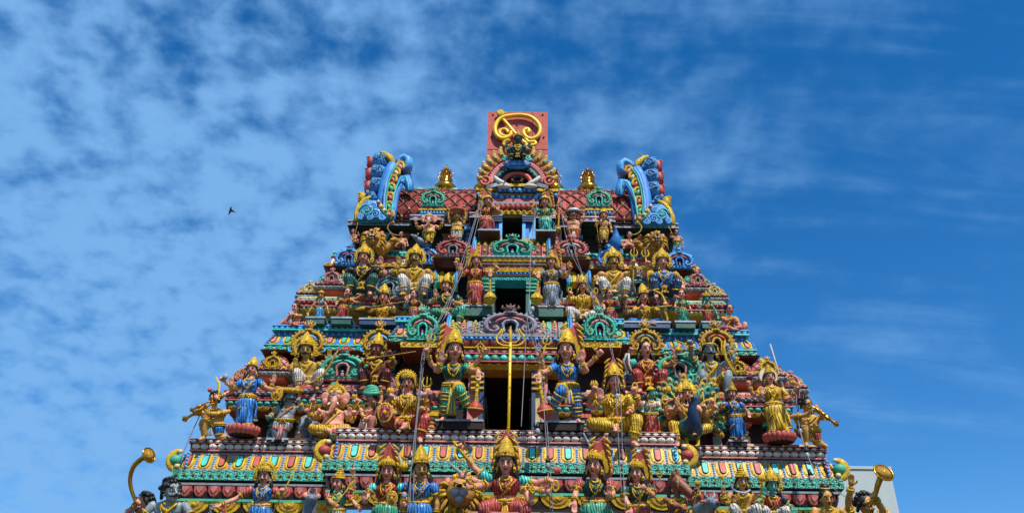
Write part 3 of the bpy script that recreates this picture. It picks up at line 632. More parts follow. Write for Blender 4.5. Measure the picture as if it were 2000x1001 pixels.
# ---- side gables
for e in (-1, 1):
    mb = MB(); 
    def G(px, py, Y=13.95):
        p = atY(px, py, Y); return (p.x, p.z)
    def gp(u, v):   # u outward from the inner rim in px (left gable measured), v image row
        return (745-0+u, v) if e < 0 else (2008-(745+u), v+7)
    def Q(x, y_, Y=13.95):
        if e > 0: x, y_ = 2010-x, y_+8
        p = atY(x, y_, Y); return (p.x, Y, p.z)
    # blue inner horseshoe rim
    inner = [(765, 428), (768, 405), (772, 380), (778, 362), (786, 348), (795, 346), (799, 358), (800, 372)]
    mb.tube([Q(a, b) for a, b in inner], .085, 'blue', 8, flat=.5, up=(0, 1, 0)); mb.tube([Q(a-2, b-1, 13.86) for a, b in inner], .018, 'turq', 6)
    # the horseshoe board itself, a deep slab behind the front strip
    brd = [(752, 425), (752, 400), (756, 370), (764, 345), (778, 322), (788, 324), (796, 345), (790, 350), (780, 362), (772, 385), (768, 425)]
    brd2 = [(764, 425), (764, 400), (767, 370), (774, 345), (784, 332)]
    for (a1, b1), (a2, b2) in zip(brd2, brd2[1:]): mb.tube([Q(a1, b1, 14.35), Q(a2, b2, 14.35)], .4, 'navy', 8, flat=.2, up=(1, 0, 0))
    # decorated strip: alternating leaves
    strip = [(762, 420, 'rose'), (760, 404, 'green'), (762, 386, 'salmon'), (764, 368, 'green'), (768, 352, 'salmon'), (774, 338, 'cream'), (782, 326, 'rose')]
    for a, b, c in strip:
        o = Q(a, b, 13.92); mb.ball(o, (.05, .05, .085), c, 9, 6, Matrix.Rotation(radians(-28*-e), 3, 'Y'))
        for dd in (.07, .09):
            mb.tube([(o[0]+dd*cos(t)*.9, o[1]-.03, o[2]+dd*1.35*sin(t)) for t in [x*.5 for x in range(-1, 8)]], .016, 'gold', 6)
    for a0, b0 in ((752, 0),):
        edge = [(750, 428), (750, 405), (751, 380), (755, 355), (762, 334), (772, 320)]
        mb.tube([Q(a, b, 13.86) for a, b in edge], .026, 'sky', 7); mb.tube([Q(a+4, b+1, 13.87) for a, b in edge], .018, 'green', 7)
        mb.tube([Q(a-4, b, 13.98) for a, b in edge], .1, 'blue', 8, flat=.6, up=(0, 1, 0))
    # curled top scroll
    mb.tube([Q(a, b, 14.3) for a, b in ((772, 322), (780, 314), (790, 311), (798, 316), (797, 328), (790, 334), (784, 326), (789, 320))], [.06, .07, .09, .1, .09, .07, .05, .03], 'sky', 9, flat=1.8, up=(0, 1, 0))
    q0, q1 = Q(783, 338, 14.35), Q(799, 318, 14.35); mb.tube([((q0[0]+q1[0])/2, 14.2, (q0[2]+q1[2])/2), ((q0[0]+q1[0])/2, 14.9, (q0[2]+q1[2])/2)], .1, 'black', 12)  # black core paints in the shaded underside of the scroll
    # outward blue lobes with red tips
    for (a, b, r, c) in ((741, 317, .19, 'sky'), (738, 340, .19, 'sky'), (736, 365, .19, 'sky'), (724, 388, .12, 'sky')):
        o = Q(a, b, 14.15); sgn = 1 if e > 0 else -1
        mb.ball(o, (r*1.15, .2, r*.95), 'relief_sky', 14, 9, Matrix.Rotation(radians(20*sgn), 3, 'Y'))
        mb.ball(Q(a+13, b+8, 14.2), (r*1.1, .2, r*.8), 'relief_blue', 12, 8)
        for k in range(3): mb.tube(spiral(o[0]+.04*sgn*(k-1), o[2]+.03*(k-1), r*.6-.02*k, .01, 120*k, 1.3, 14, o[1]-.2-.005*k), .011, ('sky', 'navy', 'sky')[k], 5)
        t = Q(a-17, b, 14.12); cc = 'salmon' if b < 380 else 'gold'
        mb.ball((t[0]-sgn*.02, t[1]+.02, t[2]-.01), (.085, .16, .15), cc, 12, 8)
        for k in range(4): mb.ball((t[0]+sgn*(.055-.008*abs(k-1.5)), t[1], t[2]-.10+.06*k), (.025, .12, .03), cc, 7, 5)
        mb.tube([(t[0]+sgn*.02, t[1], t[2]+.09), (t[0]+sgn*.07, t[1], t[2]+.13), (t[0]+sgn*.03, t[1], t[2]+.17)], [.05, .035, .01], cc, 7)
    # base volute
    o = Q(728, 405, 14.0)
    out = [(764, 428), (750, 404), (735, 392), (715, 390), (702, 402), (697, 418), (696, 430)]
    pts = [Q(a, b, 13.9) for a, b in out]; pts = pts if e > 0 else pts[::1]
    pl = [(p[0], p[2]) for p in pts]; pl = pl[::-1] if e > 0 else pl
    pl = pl if sum(pl[i][0]*pl[(i+1) % len(pl)][1]-pl[(i+1) % len(pl)][0]*pl[i][1] for i in range(len(pl))) > 0 else pl[::-1]
    mb.plate(pl, 13.85, 14.5, 'relief_sky', .12)
    sgn = -1 if e < 0 else 1
    for k, (a, b, r) in enumerate(((716, 410, .15), (733, 418, .10), (722, 424, .07), (746, 424, .07), (705, 422, .07), (730, 402, .08))):
        o = Q(a, b, 13.81); mb.tube(spiral(o[0], o[2], r, .01, 60*k, 1.9, 22, o[1], sgn), .015, ('sky', 'turq')[k == 0], 6)
    mb.tube([Q(a, b, 13.86) for a, b in ((696, 430), (697, 415), (703, 400), (714, 389), (724, 384))], [.05, .055, .05, .05, .03], 'gold', 7)
    mb.tube([Q(a, b, 13.84) for a, b in ((738, 392), (744, 404), (752, 414), (762, 424))], [.03, .05, .05, .03], 'cream', 7)
    for k in range(4): mb.ball(Q(740+7*k, 396+8*k, 13.8), .04, ('salmon', 'gold', 'green', 'salmon')[k], 8, 5)
    # crest
    mb.tube([Q(a, b, 14.0) for a, b in ((768, 318), (762, 308), (752, 300), (744, 297))], [.05, .07, .05, .03], 'gold', 8)
    mb.tube([Q(a, b, 14.05) for a, b in ((762, 318), (755, 308), (746, 302))], [.05, .06, .02], 'brown', 8)
    mb.tube([Q(745, 301, 14.0), Q(741, 296, 14.0)], [.02, .003], 'black', 5); mb.tube([Q(747, 300, 14.0), Q(746, 293, 14.0)], [.02, .003], 'black', 5)
    tpart(mb, 'roof_gable')
# ---- big arch over the top doorway
mb = MB(); AX, AY = atY(1010, 365, 13.6).x, 13.6; A0 = atY(1010, 366, AY).z
def ap(px, py, Y=AY): p = atY(px, py, Y); return (p.x, Y, p.z)
body = [(945, 366), (950, 345), (965, 325), (985, 308), (1010, 300), (1035, 308), (1055, 325), (1070, 345), (1076, 366)]
pl = [(ap(a, b)[0], ap(a, b)[2]) for a, b in body][::-1]
mb.plate(pl, AY+.02, AY+.9, 'maroon')
def parc(rx, ry, cx, cy, n=25, a0=0, a1=180, Y=AY): return [ap(cx+rx*cos(radians(a0+(a1-a0)*i/(n-1))), cy-ry*sin(radians(a0+(a1-a0)*i/(n-1))), Y) for i in range(n)]
mb.tube(parc(52, 44, 1010, 362, Y=AY-.02), .07, 'rose', 8)
for p in parc(55, 47, 1010, 362, 34, Y=AY-.05): mb.ball(p, (.035, .05, .05), 'rose', 8, 5)
mb.tube(parc(40, 32, 1010, 360, Y=AY-.06), .07, 'deepgreen', 8)
for p in parc(40, 32, 1010, 360, 12, 20, 160, Y=AY-.13): mb.ball(p, .03, 'navy', 8, 5); mb.ball((p[0], p[1]-.02, p[2]), .014, 'turq', 6, 4)
mb.tube(parc(27, 19, 1010, 358, Y=AY-.08), .05, 'salmon', 8)
c = ap(1010, 354, AY-.04); mb.ball(c, (.14, .06, .1), 'void', 12, 7)
for k in range(9): mb.ball((c[0]+.1*cos(k*.7), c[1]-.06, c[2]+.065*sin(k*.7)), .032, 'brown', 7, 5)
for e in (-1, 1):
    mb.tube([ap(1010+e*x, y, AY-.14) for x, y in ((44, 345), (38, 352), (28, 357), (18, 361))], [.03, .05, .045, .03], 'white', 8)
    mb.ball(ap(1010+e*26, 364, AY-.12), (.14, .07, .045), 'white', 10, 6)
    for k in range(3): mb.tube([ap(1010+e*x, y+2*k, AY-.13) for x, y in ((38, 358), (48, 361), (60, 364))], .018, ('silver', 'grey', 'silver')[k], 6)
    mb.tube([ap(1010+e*(62+9*cos(t)), 353+8*sin(t), AY-.1) for t in [k*.5 for k in range(12)]], .03, 'salmon', 7); mb.ball(ap(1010+e*62, 354, AY-.1), .035, 'rose', 8, 5)
    # flame fan
    for k in range(7):
        a = radians(8+11.5*k); cx, cy = 1010+e*66*cos(a), 362-58*sin(a)-2
        mb.tube([ap(cx+e*(9*cos(a))*t+e*3.5*sin(t*3.1), cy-(12)*t*sin(a)-5*t, AY-.06) for t in (-.2, .1, .5, .85, 1.1)], [.04, .062, .058, .05, .02], 'oldgold', 8)
        mb.ball(ap(cx+e*5*cos(a), cy-5, AY-.13), .03, 'green' if k % 2 else 'cream', 7, 5)
        mb.ball(ap(cx+e*11*cos(a), cy-14*sin(a)-5, AY-.08), .035, 'cream', 7, 5)
mb.tube([ap(1010+x, y, AY-.2) for x, y in ((-27, 312), (-24, 320), (-14, 325), (0, 327), (14, 325), (24, 320), (27, 312))], [.02, .035, .045, .05, .045, .035, .02], 'blue', 9)
for e in (-1, 1): mb.tube(spiral(ap(1010+e*22, 314)[0], ap(0, 314)[2], .07, .01, 200, 1.3, 12, AY-.24, -e), .02, 'turq', 6)
for k in range(-3, 4): mb.tube([ap(1010+k*3, 300, AY-.22), ap(1010+k*5.5, 322, AY-.26)], [.025, .035], 'sky' if k % 2 else 'blue', 6)
tpart(mb, 'crowning_arch')
mb = MB()
for x0, x1, zz in ((930, 975, 372), (1045, 1090, 374), (972, 1048, 368)):
    a, b = atY(x0, zz, 13.6), atY(x1, zz, 13.6); d = 0 if x0 != 972 else -.06
    mb.box((a.x, 13.55+d, a.z-.02), (b.x, 14.4, a.z+.04), 'gold')
    fr = Fr((a.x, 13.6+d), (b.x, 13.6+d), (0, -1), a.z-.13, .1, 0, 0); mb.box((a.x, 13.6+d, a.z-.13), (b.x, 14.4, a.z-.021), 'navy'); deco(mb, fr, 'beads', .09, ['sky', 'blue'], False)
tpart(mb, 'arch_base')
# ---------------------------------------------------------------- figures
REM = []
def lerp(a, b, t): return a+(b-a)*t
SK = {'pink': 'pink', 'tan': 'tan', 'och': 'ochreskin', 'grey': 'greyskin', 'aqua': 'aquaskin', 'brown': 'brownskin', 'dark': 'darkskin', 'black': 'blackskin'}
POSE = {  # pelvis height; knee and ankle of the image-left then the image-right leg, relative to the base
 'sari': (.38, None), 'stand': (.38, ((-.07, -.03, .21), (-.06, 0, .04), (.07, -.03, .21), (.065, 0, .04))),
 'guardR': (.38, ((-.08, -.03, .21), (-.09, 0, .04), (.10, -.21, .34), (.21, -.13, .14))),
 'guardL': (.38, ((-.10, -.21, .34), (-.21, -.13, .14), (.08, -.03, .21), (.09, 0, .04))),
 'cross': (.07, ((-.24, -.14, .09), (.02, -.24, .05), (.24, -.14, .09), (-.02, -.20, .05))),
 'squat': (.05, ((-.17, -.19, .16), (-.13, -.19, -.05), (.17, -.19, .16), (.13, -.19, -.05))),
 'wide': (.22, ((-.24, -.15, .2), (-.13, -.14, -.03), (.24, -.15, .2), (.13, -.14, -.03))),
 'lalR': (.09, ((-.23, -.12, .10), (.0, -.2, .05), (.2, -.18, .13), (.15, -.2, -.08))),
 'lalL': (.09, ((-.2, -.18, .13), (-.15, -.2, -.08), (.23, -.12, .10), (.0, -.2, .05))),
 'kneelL': (.2, ((-.1, -.14, .28), (-.08, -.1, .03), (.12, .0, .06), (.24, .06, .04))),
 'kneelR': (.2, ((-.12, .0, .06), (-.24, .06, .04), (.1, -.14, .28), (.08, -.1, .03))),
 'babysit': (.09, ((-.18, -.12, .11), (-.2, -.14, -.02), (.18, -.12, .11), (.2, -.14, -.02))),
}
def ik(S, T, l1, l2, pole):
    d = T-S; L = d.length
    if L > (l1+l2)*.985:
        k = L/((l1+l2)*.985); l1 *= k; l2 *= k
    L = max(L, .02); dn = d/L
    a = max(-1, min(1, (l1*l1+L*L-l2*l2)/(2*l1*L))); h = l1*sqrt(max(0, 1-a*a))
    pl = pole-dn*pole.dot(dn)
    if pl.length < 1e-4: pl = Vector((0, 0, -1))
    return S+dn*(l1*a)+pl.normalized()*h
def hand(mb, W, Dv, kind, side, mat, s=1.0):
    """palm and five fingers; W wrist, Dv forearm direction"""
    Dv = Dv.normalized()
    if kind == 'open': up = (Vector((0, -.15, 1))).normalized(); nrm = Vector((0, -1, -.15))
    elif kind == 'give': up = (Vector((side*.3, -.75, -.2))).normalized(); nrm = Vector((0, -.3, 1))
    elif kind == 'down': up = Vector((side*.05, -.25, -1)).normalized(); nrm = Vector((0, -1, .2))
    else: up = Dv; nrm = Vector((0, -1, 0)) if abs(Dv.y) < .85 else Vector((0, 0, 1))
    lat = up.cross(nrm).normalized(); nrm = lat.cross(up).normalized()
    R = Matrix((lat, nrm, up)).transposed()
    pc = W+up*.030*s; mb.ball(pc, (.026*s, .014*s, .033*s), mat, 10, 6, R)
    curl = {'open': .12, 'give': .35, 'fist': 1.5, 'grip': 1.5, 'down': .3, 'pinch': .9}.get(kind, .5)
    for i, (o, l) in enumerate(((-.019, .036), (-.0065, .043), (.0065, .041), (.019, .032))):
        c = curl*(1 if kind != 'pinch' else (1.3 if i < 2 else .3)); p = pc+lat*o*s+up*.026*s; pts = [p-up*.01*s]; a = c*.35
        for k in range(3):
            p = p+(up*cos(a)+nrm*sin(a)+lat*o*(2.5 if kind in ('open',) else .5))*(l*s*.42); pts.append(p.copy()); a += c*.75
        mb.tube(pts, [.0085*s, .0085*s, .0078*s, .0065*s], mat, 6)
    t0 = pc-up*.008*s+lat*side*-.02*s
    mb.tube([t0, t0+(lat*side*-.022+up*.014+nrm*.008)*s, t0+(lat*side*-.026+up*.036+nrm*(.012+.02*min(curl, 1)))*s], [.011*s, .0095*s, .007*s], mat, 6)
    return pc+nrm*.02*s*(1 if curl > 1 else .3), up, nrm, lat
class Fig: pass
def head_parts(fg, root, skin, hairc, crown, hs, Hc, yaw, pit, beard, eyes=True, kindh='human', hm=None):
    """adds the head to the body builder and the painted face, hair and crown as parts"""
    Mh = Matrix.Translation(Hc) @ Matrix.Rotation(radians(yaw), 4, 'Z') @ Matrix.Rotation(radians(pit), 4, 'X') @ Matrix.Scale(hs, 4)
    b = fg.body; b.M = Mh
    if kindh == 'human':
        b.ball((0, .006, .014), (.057, .066, .066), skin, 16, 10); b.ball((0, -.012, -.032), (.044, .046, .044), skin, 14, 8)
        b.ball((0, -.040, -.064), (.017, .015, .014), skin, 8, 6)
        b.tube([(0, -.055, .012), (0, -.072, -.012), (0, -.078, -.022)], [.006, .0085, .0115], skin, 8)
        for e in (-1, 1):
            b.ball((e*.012, -.067, -.024), (.008, .009, .007), skin, 7, 5); b.ball((e*.029, -.042, -.022), (.018, .016, .018), skin, 9, 6)
            b.ball((e*.024, -.053, .021), (.018, .010, .006), skin, 8, 5); b.ball((e*.058, .004, -.012), (.010, .018, .026), skin, 8, 6)
        b.ball((0, -.056, -.045), (.018, .010, .010), skin, 8, 5)
    b.M = None
    sc = fg.H
    if eyes and kindh == 'human':
        for e in (-1, 1):
            m = MB(Mh); m.ball((e*.0235, -.0575, .004), (.0155, .0085, .0062), 'white', 10, 6); m2 = MB(Mh); m2.ball((e*.0235, -.0640, .0045), (.0078, .0035, .0062), 'black', 8, 5)
            m.tube([(e*(.0235+.018*cos(radians(a))), -.0605, .004+.0075*sin(radians(a))) for a in range(0, 181, 30)], .0034, 'hair', 5)
            eo = m.build('eye', root, scale=sc); m2.build('iris', eo, scale=sc)
        m = MB(Mh)
        for e in (-1, 1): m.tube([(e*.008, -.066, .022), (e*.024, -.066, .029), (e*.044, -.054, .024)], [.002, .0042, .002], 'hair', 5)
        m.build('eyebrows', root, scale=sc)
        m = MB(Mh); m.tube([(-.017, -.060, -.042), (-.006, -.0665, -.0395), (0, -.0665, -.041), (.006, -.0665, -.0395), (.017, -.060, -.042)], [.002, .0045, .004, .0045, .002], 'lips', 6)
        m.tube([(-.013, -.060, -.047), (0, -.0665, -.049), (.013, -.060, -.047)], [.002, .006, .002], 'lips', 6); m.build('lips', root, scale=sc)
        if not beard:
            m = MB(Mh); m.ball((0, -.062, .034), (.005, .003, .006), 'red', 6, 4); m.build('forehead_mark', root, scale=sc)
    if beard:
        m = MB(Mh)
        for e in (-1, 1): m.tube([(0, -.070, -.034), (e*.016, -.069, -.034), (e*.032, -.058, -.037), (e*.045, -.046, -.027)], [.006, .009, .007, .002], 'hair', 6)
        m.build('moustache', root, scale=sc)
    if hairc:
        m = MB(Mh); 
        m.ball((0, .018, .024), (.065, .066, .068), hairc, 16, 9)
        for e in (-1, 1):
            m.tube([(e*.045, -.028, .055), (e*.059, -.012, .025), (e*.063, .012, -.01), (e*.066, .02, -.05)], [.012, .014, .016, .012], hairc, 7)
            if crown != 'none' or hm == 'long':
                m.tube([(e*.06, .02, -.03), (e*.075, .01, -.07), (e*.085, -.005, -.11), (e*.095, -.01, -.14)], [.02, .022, .018, .008], hairc, 8)
        if hm == 'curly':
            for i in range(34):
                a = random.uniform(0, 2*pi); t = random.uniform(-.5, 1.4); p = (.068*cos(a)*cos(t), .018+.07*sin(a)*cos(t), .024+.07*sin(t))
                if p[1] > -.035 or p[2] > .06: m.ball(p, .017, hairc, 7, 5)
        if hm == 'bun': m.ball((0, .03, .1), (.045, .045, .035), hairc, 12, 7); m.tube([(.045*cos(t), .03+.045*sin(t), .088) for t in [k*.7 for k in range(9)]], .008, 'gold', 5, closed=True)
        m.build('hair', root, scale=sc)
    g = 'gold'
    if crown not in ('none', None):
        m = MB(Mh); R = Matrix.Rotation(radians(-14), 3, 'X')
        # brow band
        m.tube([(.061*cos(radians(a)), .008+.070*sin(radians(a)), .046+.012*(-sin(radians(a)))) for a in range(0, 360, 20)], .0095, g, 7, closed=True)
        if crown == 'kirita':
            m.lathe((0, .010, .044), [(.062, 0), (.066, .018), (.060, .03), (.063, .045), (.054, .058), (.056, .072), (.045, .085), (.046, .098), (.034, .11), (.030, .122), (.016, .13), (.018, .14), (.004, .155)], g, 18, R, .03, 9)
            m.ball((0, -.055, .075), (.024, .01, .028), 'gold', 10, 6); m.ball((0, -.066, .075), .009, 'red', 7, 5)
            for e in (-1, 1): m.ball((e*.04, -.04, .07), (.016, .012, .022), g, 8, 5)
        elif crown == 'karanda':
            for k in range(5): m.lathe((0, .012+.004*k, .046+.022*k), [(.062-.010*k, 0), (.068-.011*k, .010), (.058-.010*k, .02)], g, 16, None, .05, 8)
            m.ball((0, .03, .165), (.012, .012, .018), g, 8, 6); m.ball((0, -.058, .072), (.02, .01, .026), g, 9, 6); m.ball((0, -.068, .072), .008, 'red', 6, 5)
        elif crown == 'tiara':
            for i in range(9):
                a = radians(180+22.5*i*.8+18); h = .03+.028*sin(pi*i/8)
                m.tube([(.061*cos(a), .008+.070*sin(a), .05), (.064*cos(a), .008+.074*sin(a), .05+h)], [.012, .005], g, 6)
            m.ball((0, .015, .06), (.06, .06, .045), g, 14, 8); m.ball((0, .02, .108), .018, g, 9, 6); m.ball((0, -.066, .075), .009, 'red', 6, 5)
        elif crown == 'cap':
            m.ball((0, .012, .048), (.064, .066, .058), g, 16, 9); m.ball((0, .015, .108), .016, g, 9, 6)
        elif crown == 'turban':
            for k in range(4): m.tube([( (.078-.008*k)*cos(a), .012+(.08-.008*k)*sin(a), .05+.022*k+.008*sin(a*2+k)) for a in [j*.45 for j in range(14)]], .024, 'green', 8, closed=True)
            m.ball((0, .02, .11), (.05, .05, .04), 'green', 12, 7)
        elif crown == 'hat':
            m.tube([(.10*cos(a), .03+.10*sin(a), .055) for a in [j*.35 for j in range(18)]], .028, g, 8, closed=True)
            for j in range(14): a = j*.449; m.ball((.122*cos(a), .03+.122*sin(a), .058), .022, 'oldgold', 8, 5)
            m.ball((0, .03, .06), (.1, .1, .035), 'oldgold', 16, 7)
        elif crown == 'whitehat':
            m.ball((.01, .02, .065), (.09, .08, .045), 'white', 16, 8); m.tube([(.1*cos(a)+.01, .02+.09*sin(a), .05) for a in [j*.45 for j in range(14)]], .02, 'silver', 8, closed=True)
        elif crown == 'basket':
            m.lathe((0, .01, .062), [(.05, 0), (.1, .02), (.115, .045), (.11, .06), (.09, .05)], 'salmon', 22, None, .03, 22)
            m.ball((0, .01, .115), (.09, .09, .02), 'brown', 14, 6)
        elif crown == 'band': m.ball((0, .02, .085), (.03, .03, .035), hairc or g, 10, 6)
        m.build('crown' if crown in ('kirita', 'karanda', 'tiara', 'cap', 'band') else ('basket' if crown == 'basket' else 'hat'), root, scale=sc)
        if kindh == 'human':
            for e in (-1, 1):
                m = MB(Mh); m.ball((e*.064, -.006, -.045), (.013, .012, .016), g, 9, 6); m.ball((e*.064, -.006, -.066), (.008, .008, .01), g, 7, 5); m.build('earring', root, scale=sc)
    return Mh
def halo_part(fg, root, halo, Hc, hs, cx=0):
    if not halo: return
    m = MB(Matrix.Translation(Hc) @ Matrix.Scale(hs, 4)); sc = fg.H
    k = halo.split(':'); sx = {'L': -1, 'R': 1}.get(k[1] if len(k) > 1 else '', 0)
    if k[0] == 'flame':
        ox = sx*.045
        o1 = [(0+sx*.05, .245), (-.035+sx*.03, .19), (-.055, .195), (-.075, .12), (-.095, .1), (-.10, .03), (-.115, -.02), (-.10, -.09), (-.06, -.11), (.06, -.11), (.10, -.09), (.115, -.02), (.10, .03), (.095, .1), (.075, .12), (.055, .195), (.035+sx*.03, .19)]
        m.plate([(x+ox, z) for x, z in o1], .05, .075, 'salmon', .06)
        o2 = [(x*.74+ox*.9, z*.55-.01) for x, z in o1]; m.plate(o2, .038, .052, 'gold', .04)
        for e in (-1, 1):
            for j in range(6): m.tube([(e*.085+ox, .04, -.07+.05*j), (e*(.10-.009*j)+ox, .035, -.04+.05*j), (e*(.088-.012*j)+ox, .04, -.02+.05*j)], [.012, .010, .003], 'gold', 6)
    elif k[0] == 'ring':
        m.tube(arc(sx*.02, .03, .098, -60, 240, 25, .035), .017, 'gold', 8)
        for j in range(22): a = radians(-55+290*j/21); m.ball((sx*.02+.117*cos(a), .035, .03+.117*sin(a)), .011, 'gold', 7, 5)
        for e in (-1, 1): m.tube(spiral(e*.095, -.03, .03, .006, 90, 1.2, 10, .03, -e), .009, 'gold', 6)
    elif k[0] == 'disc': m.plate([(p[0], p[2]) for p in arc(0, .03, .115, 360, 0, 25)][:-1][::-1], .04, .06, 'white', .05); m.tube(arc(0, .03, .113, 0, 360, 25, .045)[:-1], .008, 'gold', 6, closed=True)
    m.build('halo', root, scale=sc)
def fig(name, label, z, Yr, base, head, hh=None, pose='sari', skin='pink', top=None, low='salmon', acc='gold', crown='kirita', halo=None, hair='hair', hm=None, arms=(), yaw=0, pit=2,
        moust=False, w=1.18, fat=0, fem=True, tilt=15, props=(), kindh='human', feet=True, cat='statue', sash=True, thread=False, group=None, extra=None, sleeves=True, vox=None, h0=None, pzo=None, bare=False, Hfix=None, extraheads=()):
    sk = SK.get(skin, skin); bx, by = base; hx, hy = head
    cl_ = lambda k: 'cloth_'+k if k and 'cloth_'+k in M_ else k
    top, low = cl_(top), cl_(low); sleeves = cl_(sleeves) if isinstance(sleeves, str) else sleeves
    pz, legs = POSE[pose]
    if pzo:
        if legs: legs = [(v[0], v[1], v[2]*pzo/pz) for v in legs]
        pz = pzo
    hl = h0 or (pz+.425)
    if hh and not h0:
        B_ = atZ(bx, by, z); Y_ = min(max(B_.y, Yr[0]), Yr[1]); B_ = atY(bx, by, Y_); B_.z = z
        hl = pz+.35+.075*max(1, min(1.6, hh*hl/(.155*(proj(B_)[1]-hy))))
    B = atZ(bx, by, z); Y = min(max(B.y, Yr[0]), Yr[1])
    # solve height so the head lands on its row
    t = radians(tilt); uv = Vector((0, -sin(t), cos(t)))
    B = atY(bx, by, Y); B.z = z
    if by == 1300: B.x = atY(hx, hy, Y-.2).x
    lo, hi = .1, 5.
    for _ in range(40):
        m_ = (lo+hi)/2
        if proj(B+uv*(hl*m_))[1] > hy: lo = m_
        else: hi = m_
    H = lo; d = proj(B+uv*(hl*H*.6))[2]; kx = F*H/d
    b0y = proj(B)[1]; kz = (b0y-hy)/hl
    fg = Fig(); fg.H = H; fg.body = MB()
    root = empty(name, B); root.rotation_euler = (t, 0, 0)   # +x rotation leans the figure towards the viewer
    tag(root, label, cat, group or 'painted statues standing and seated on the tower')
    RM = Matrix.Translation(B) @ Matrix.Rotation(t, 4, 'X'); RI = RM.inverted(); c0 = RI @ CAM
    def Lc(px, py, y):      # the point of the figure's own plane y seen on that row and column of the photo
        dr = (RI.to_3x3() @ ray(px, py)); k = (y*H-c0.y)/dr.y; q = (c0+dr*k)/H; return q
    hs = (hh/(.155*kz)) if hh else 1.12
    hs = max(.85, min(hs, 1.75)); w = w*(.88 if fat < .3 else 1)
    Hx = Lc(hx, hy, -.012).x
    P = Vector((Hx*.35 if legs is not None or pose == 'sari' else 0, 0, pz)); N = Vector((Hx*.85, -.005, pz+.315)); Hc = Vector((Hx, -.012, hl))
    b = fg.body
    def cen(dz): return P.lerp(N, (dz+.04)/.36)
    shape = [(-.05, .07, .055), (-.02, .095*w, .07), (.03, .092*w, .07), (.09, (.074 if fem else .08)*w, .056), (.14, .083*w, .060), (.19, (.094 if fem else .102)*w, .068), (.235, .104*w, .066), (.27, .100*w, .054), (.295, .062*w, .042), (.315, .036, .035)]
    def rxy(dz):
        for (z0, a0, c0), (z1, a1, c1) in zip(shape, shape[1:]):
            if z0 <= dz <= z1: q = (dz-z0)/(z1-z0); return lerp(a0, a1, q), lerp(c0, c1, q)
        return shape[-1][1:] if dz > 0 else shape[0][1:]
    def ring(dz, g=0, n=20, rip=0, kk=9):
        rx, ry = rxy(dz); c = cen(dz); gx = fat*.05*max(0, 1-abs(dz-.09)/.13)
        return [(c.x+(rx+g+gx)*(1+rip*sin(kk*a))*cos(a), c.y-fat*.02*max(0, 1-abs(dz-.09)/.13)+(ry+g+gx*1.2)*(1+rip*sin(kk*a))*sin(a), P.z+dz) for a in [2*pi*j/n for j in range(n)]]
    def surf(x, dz):
        rx, ry = rxy(dz); c = cen(dz); gx = fat*.05*max(0, 1-abs(dz-.09)/.13); q = max(-.98, min(.98, (x-c.x)/(rx+gx+.001)))
        bst = 0
        if fem: 
            for e in (-1, 1): bst = max(bst, .03*max(0, 1-((x-c.x-e*.045)**2+(dz-.195)**2)/.0016))
        return c.y-fat*.02*max(0, 1-abs(dz-.09)/.13)-(ry+gx*1.2)*sqrt(1-q*q)-bst
    b.loft([ring(s_[0]) for s_ in shape], sk, True)
    if fem:
        for e in (-1, 1): b.ball((cen(.195).x+e*.045, cen(.195).y-.052, P.z+.195), (.040, .036, .038), sk, 12, 8)
    elif not fat:
        for e in (-1, 1): b.ball((cen(.21).x+e*.045, cen(.21).y-.045, P.z+.212), (.046, .026, .034), sk, 12, 8)
    else:
        b.ball((cen(.08).x, cen(.08).y-.03, P.z+.075), (.085+.03*fat, .07+.04*fat, .07+.02*fat), sk, 14, 9)
        for e in (-1, 1): b.ball((cen(.2).x+e*.05, cen(.2).y-.05, P.z+.2), (.045, .035, .036), sk, 12, 8)
    b.tube([(N.x, N.y, N.z-.03), (lerp(N.x, Hc.x, .5), -.002, lerp(N.z, Hc.z, .35)), (Hc.x, Hc.y+.015, Hc.z-.03)], [.04, .033*max(1, hs*.9), .036*max(1, hs*.9)], sk, 12)
    fg.P, fg.N, fg.Lc, fg.kx, fg.kz, fg.root = P, N, Lc, kx, kz, root
    # shoulders and arms
    hands = []; arml = []; bangs = []; slv = MB()
    sw = .108*w+.012
    for A in arms:
        side = -1 if A[0] == 'L' else 1; back = len(A) > 5 and A[5] == 'b'
        y = A[4] if len(A) > 4 and A[4] is not None else -.13
        Tp = Lc(A[1], A[2], y); kind = A[3]; Tp.z += {'open': -.045, 'down': .045, 'pinch': -.02}.get(kind, 0)
        S = Vector((cen(.26).x+side*(sw-(.02 if back else 0)), cen(.26).y+(.03 if back else 0), P.z+.258-(.02 if back else 0)))
        pole = Vector((side*.9, .15 if y < -.02 else .5, -1)) if Tp.z < S.z+.12 else Vector((side*1.0, .1, -.5))
        E = ik(S, Tp, .15, .135, pole); r = min((1+.35*fat)*w**.7, 1.3)
        b.ball(S, (.038*r, .036, .038), sk, 10, 7)
        b.tube([S, S.lerp(E, .35), S.lerp(E, .8), E], [.034*r, .036*r, .028*r, .026*r], sk, 10)
        b.tube([E, E.lerp(Tp, .3), E.lerp(Tp, .75), Tp], [.026*r, .028*r, .020*r, .017*r], sk, 10)
        hk, hup, hn, hl_ = hand(b, Tp, Tp-E, kind, side, sk, 1.15 if hs < 1.3 else 1.3)
        hands.append((hk, hup, hn, hl_)); arml.append((S, E, Tp))
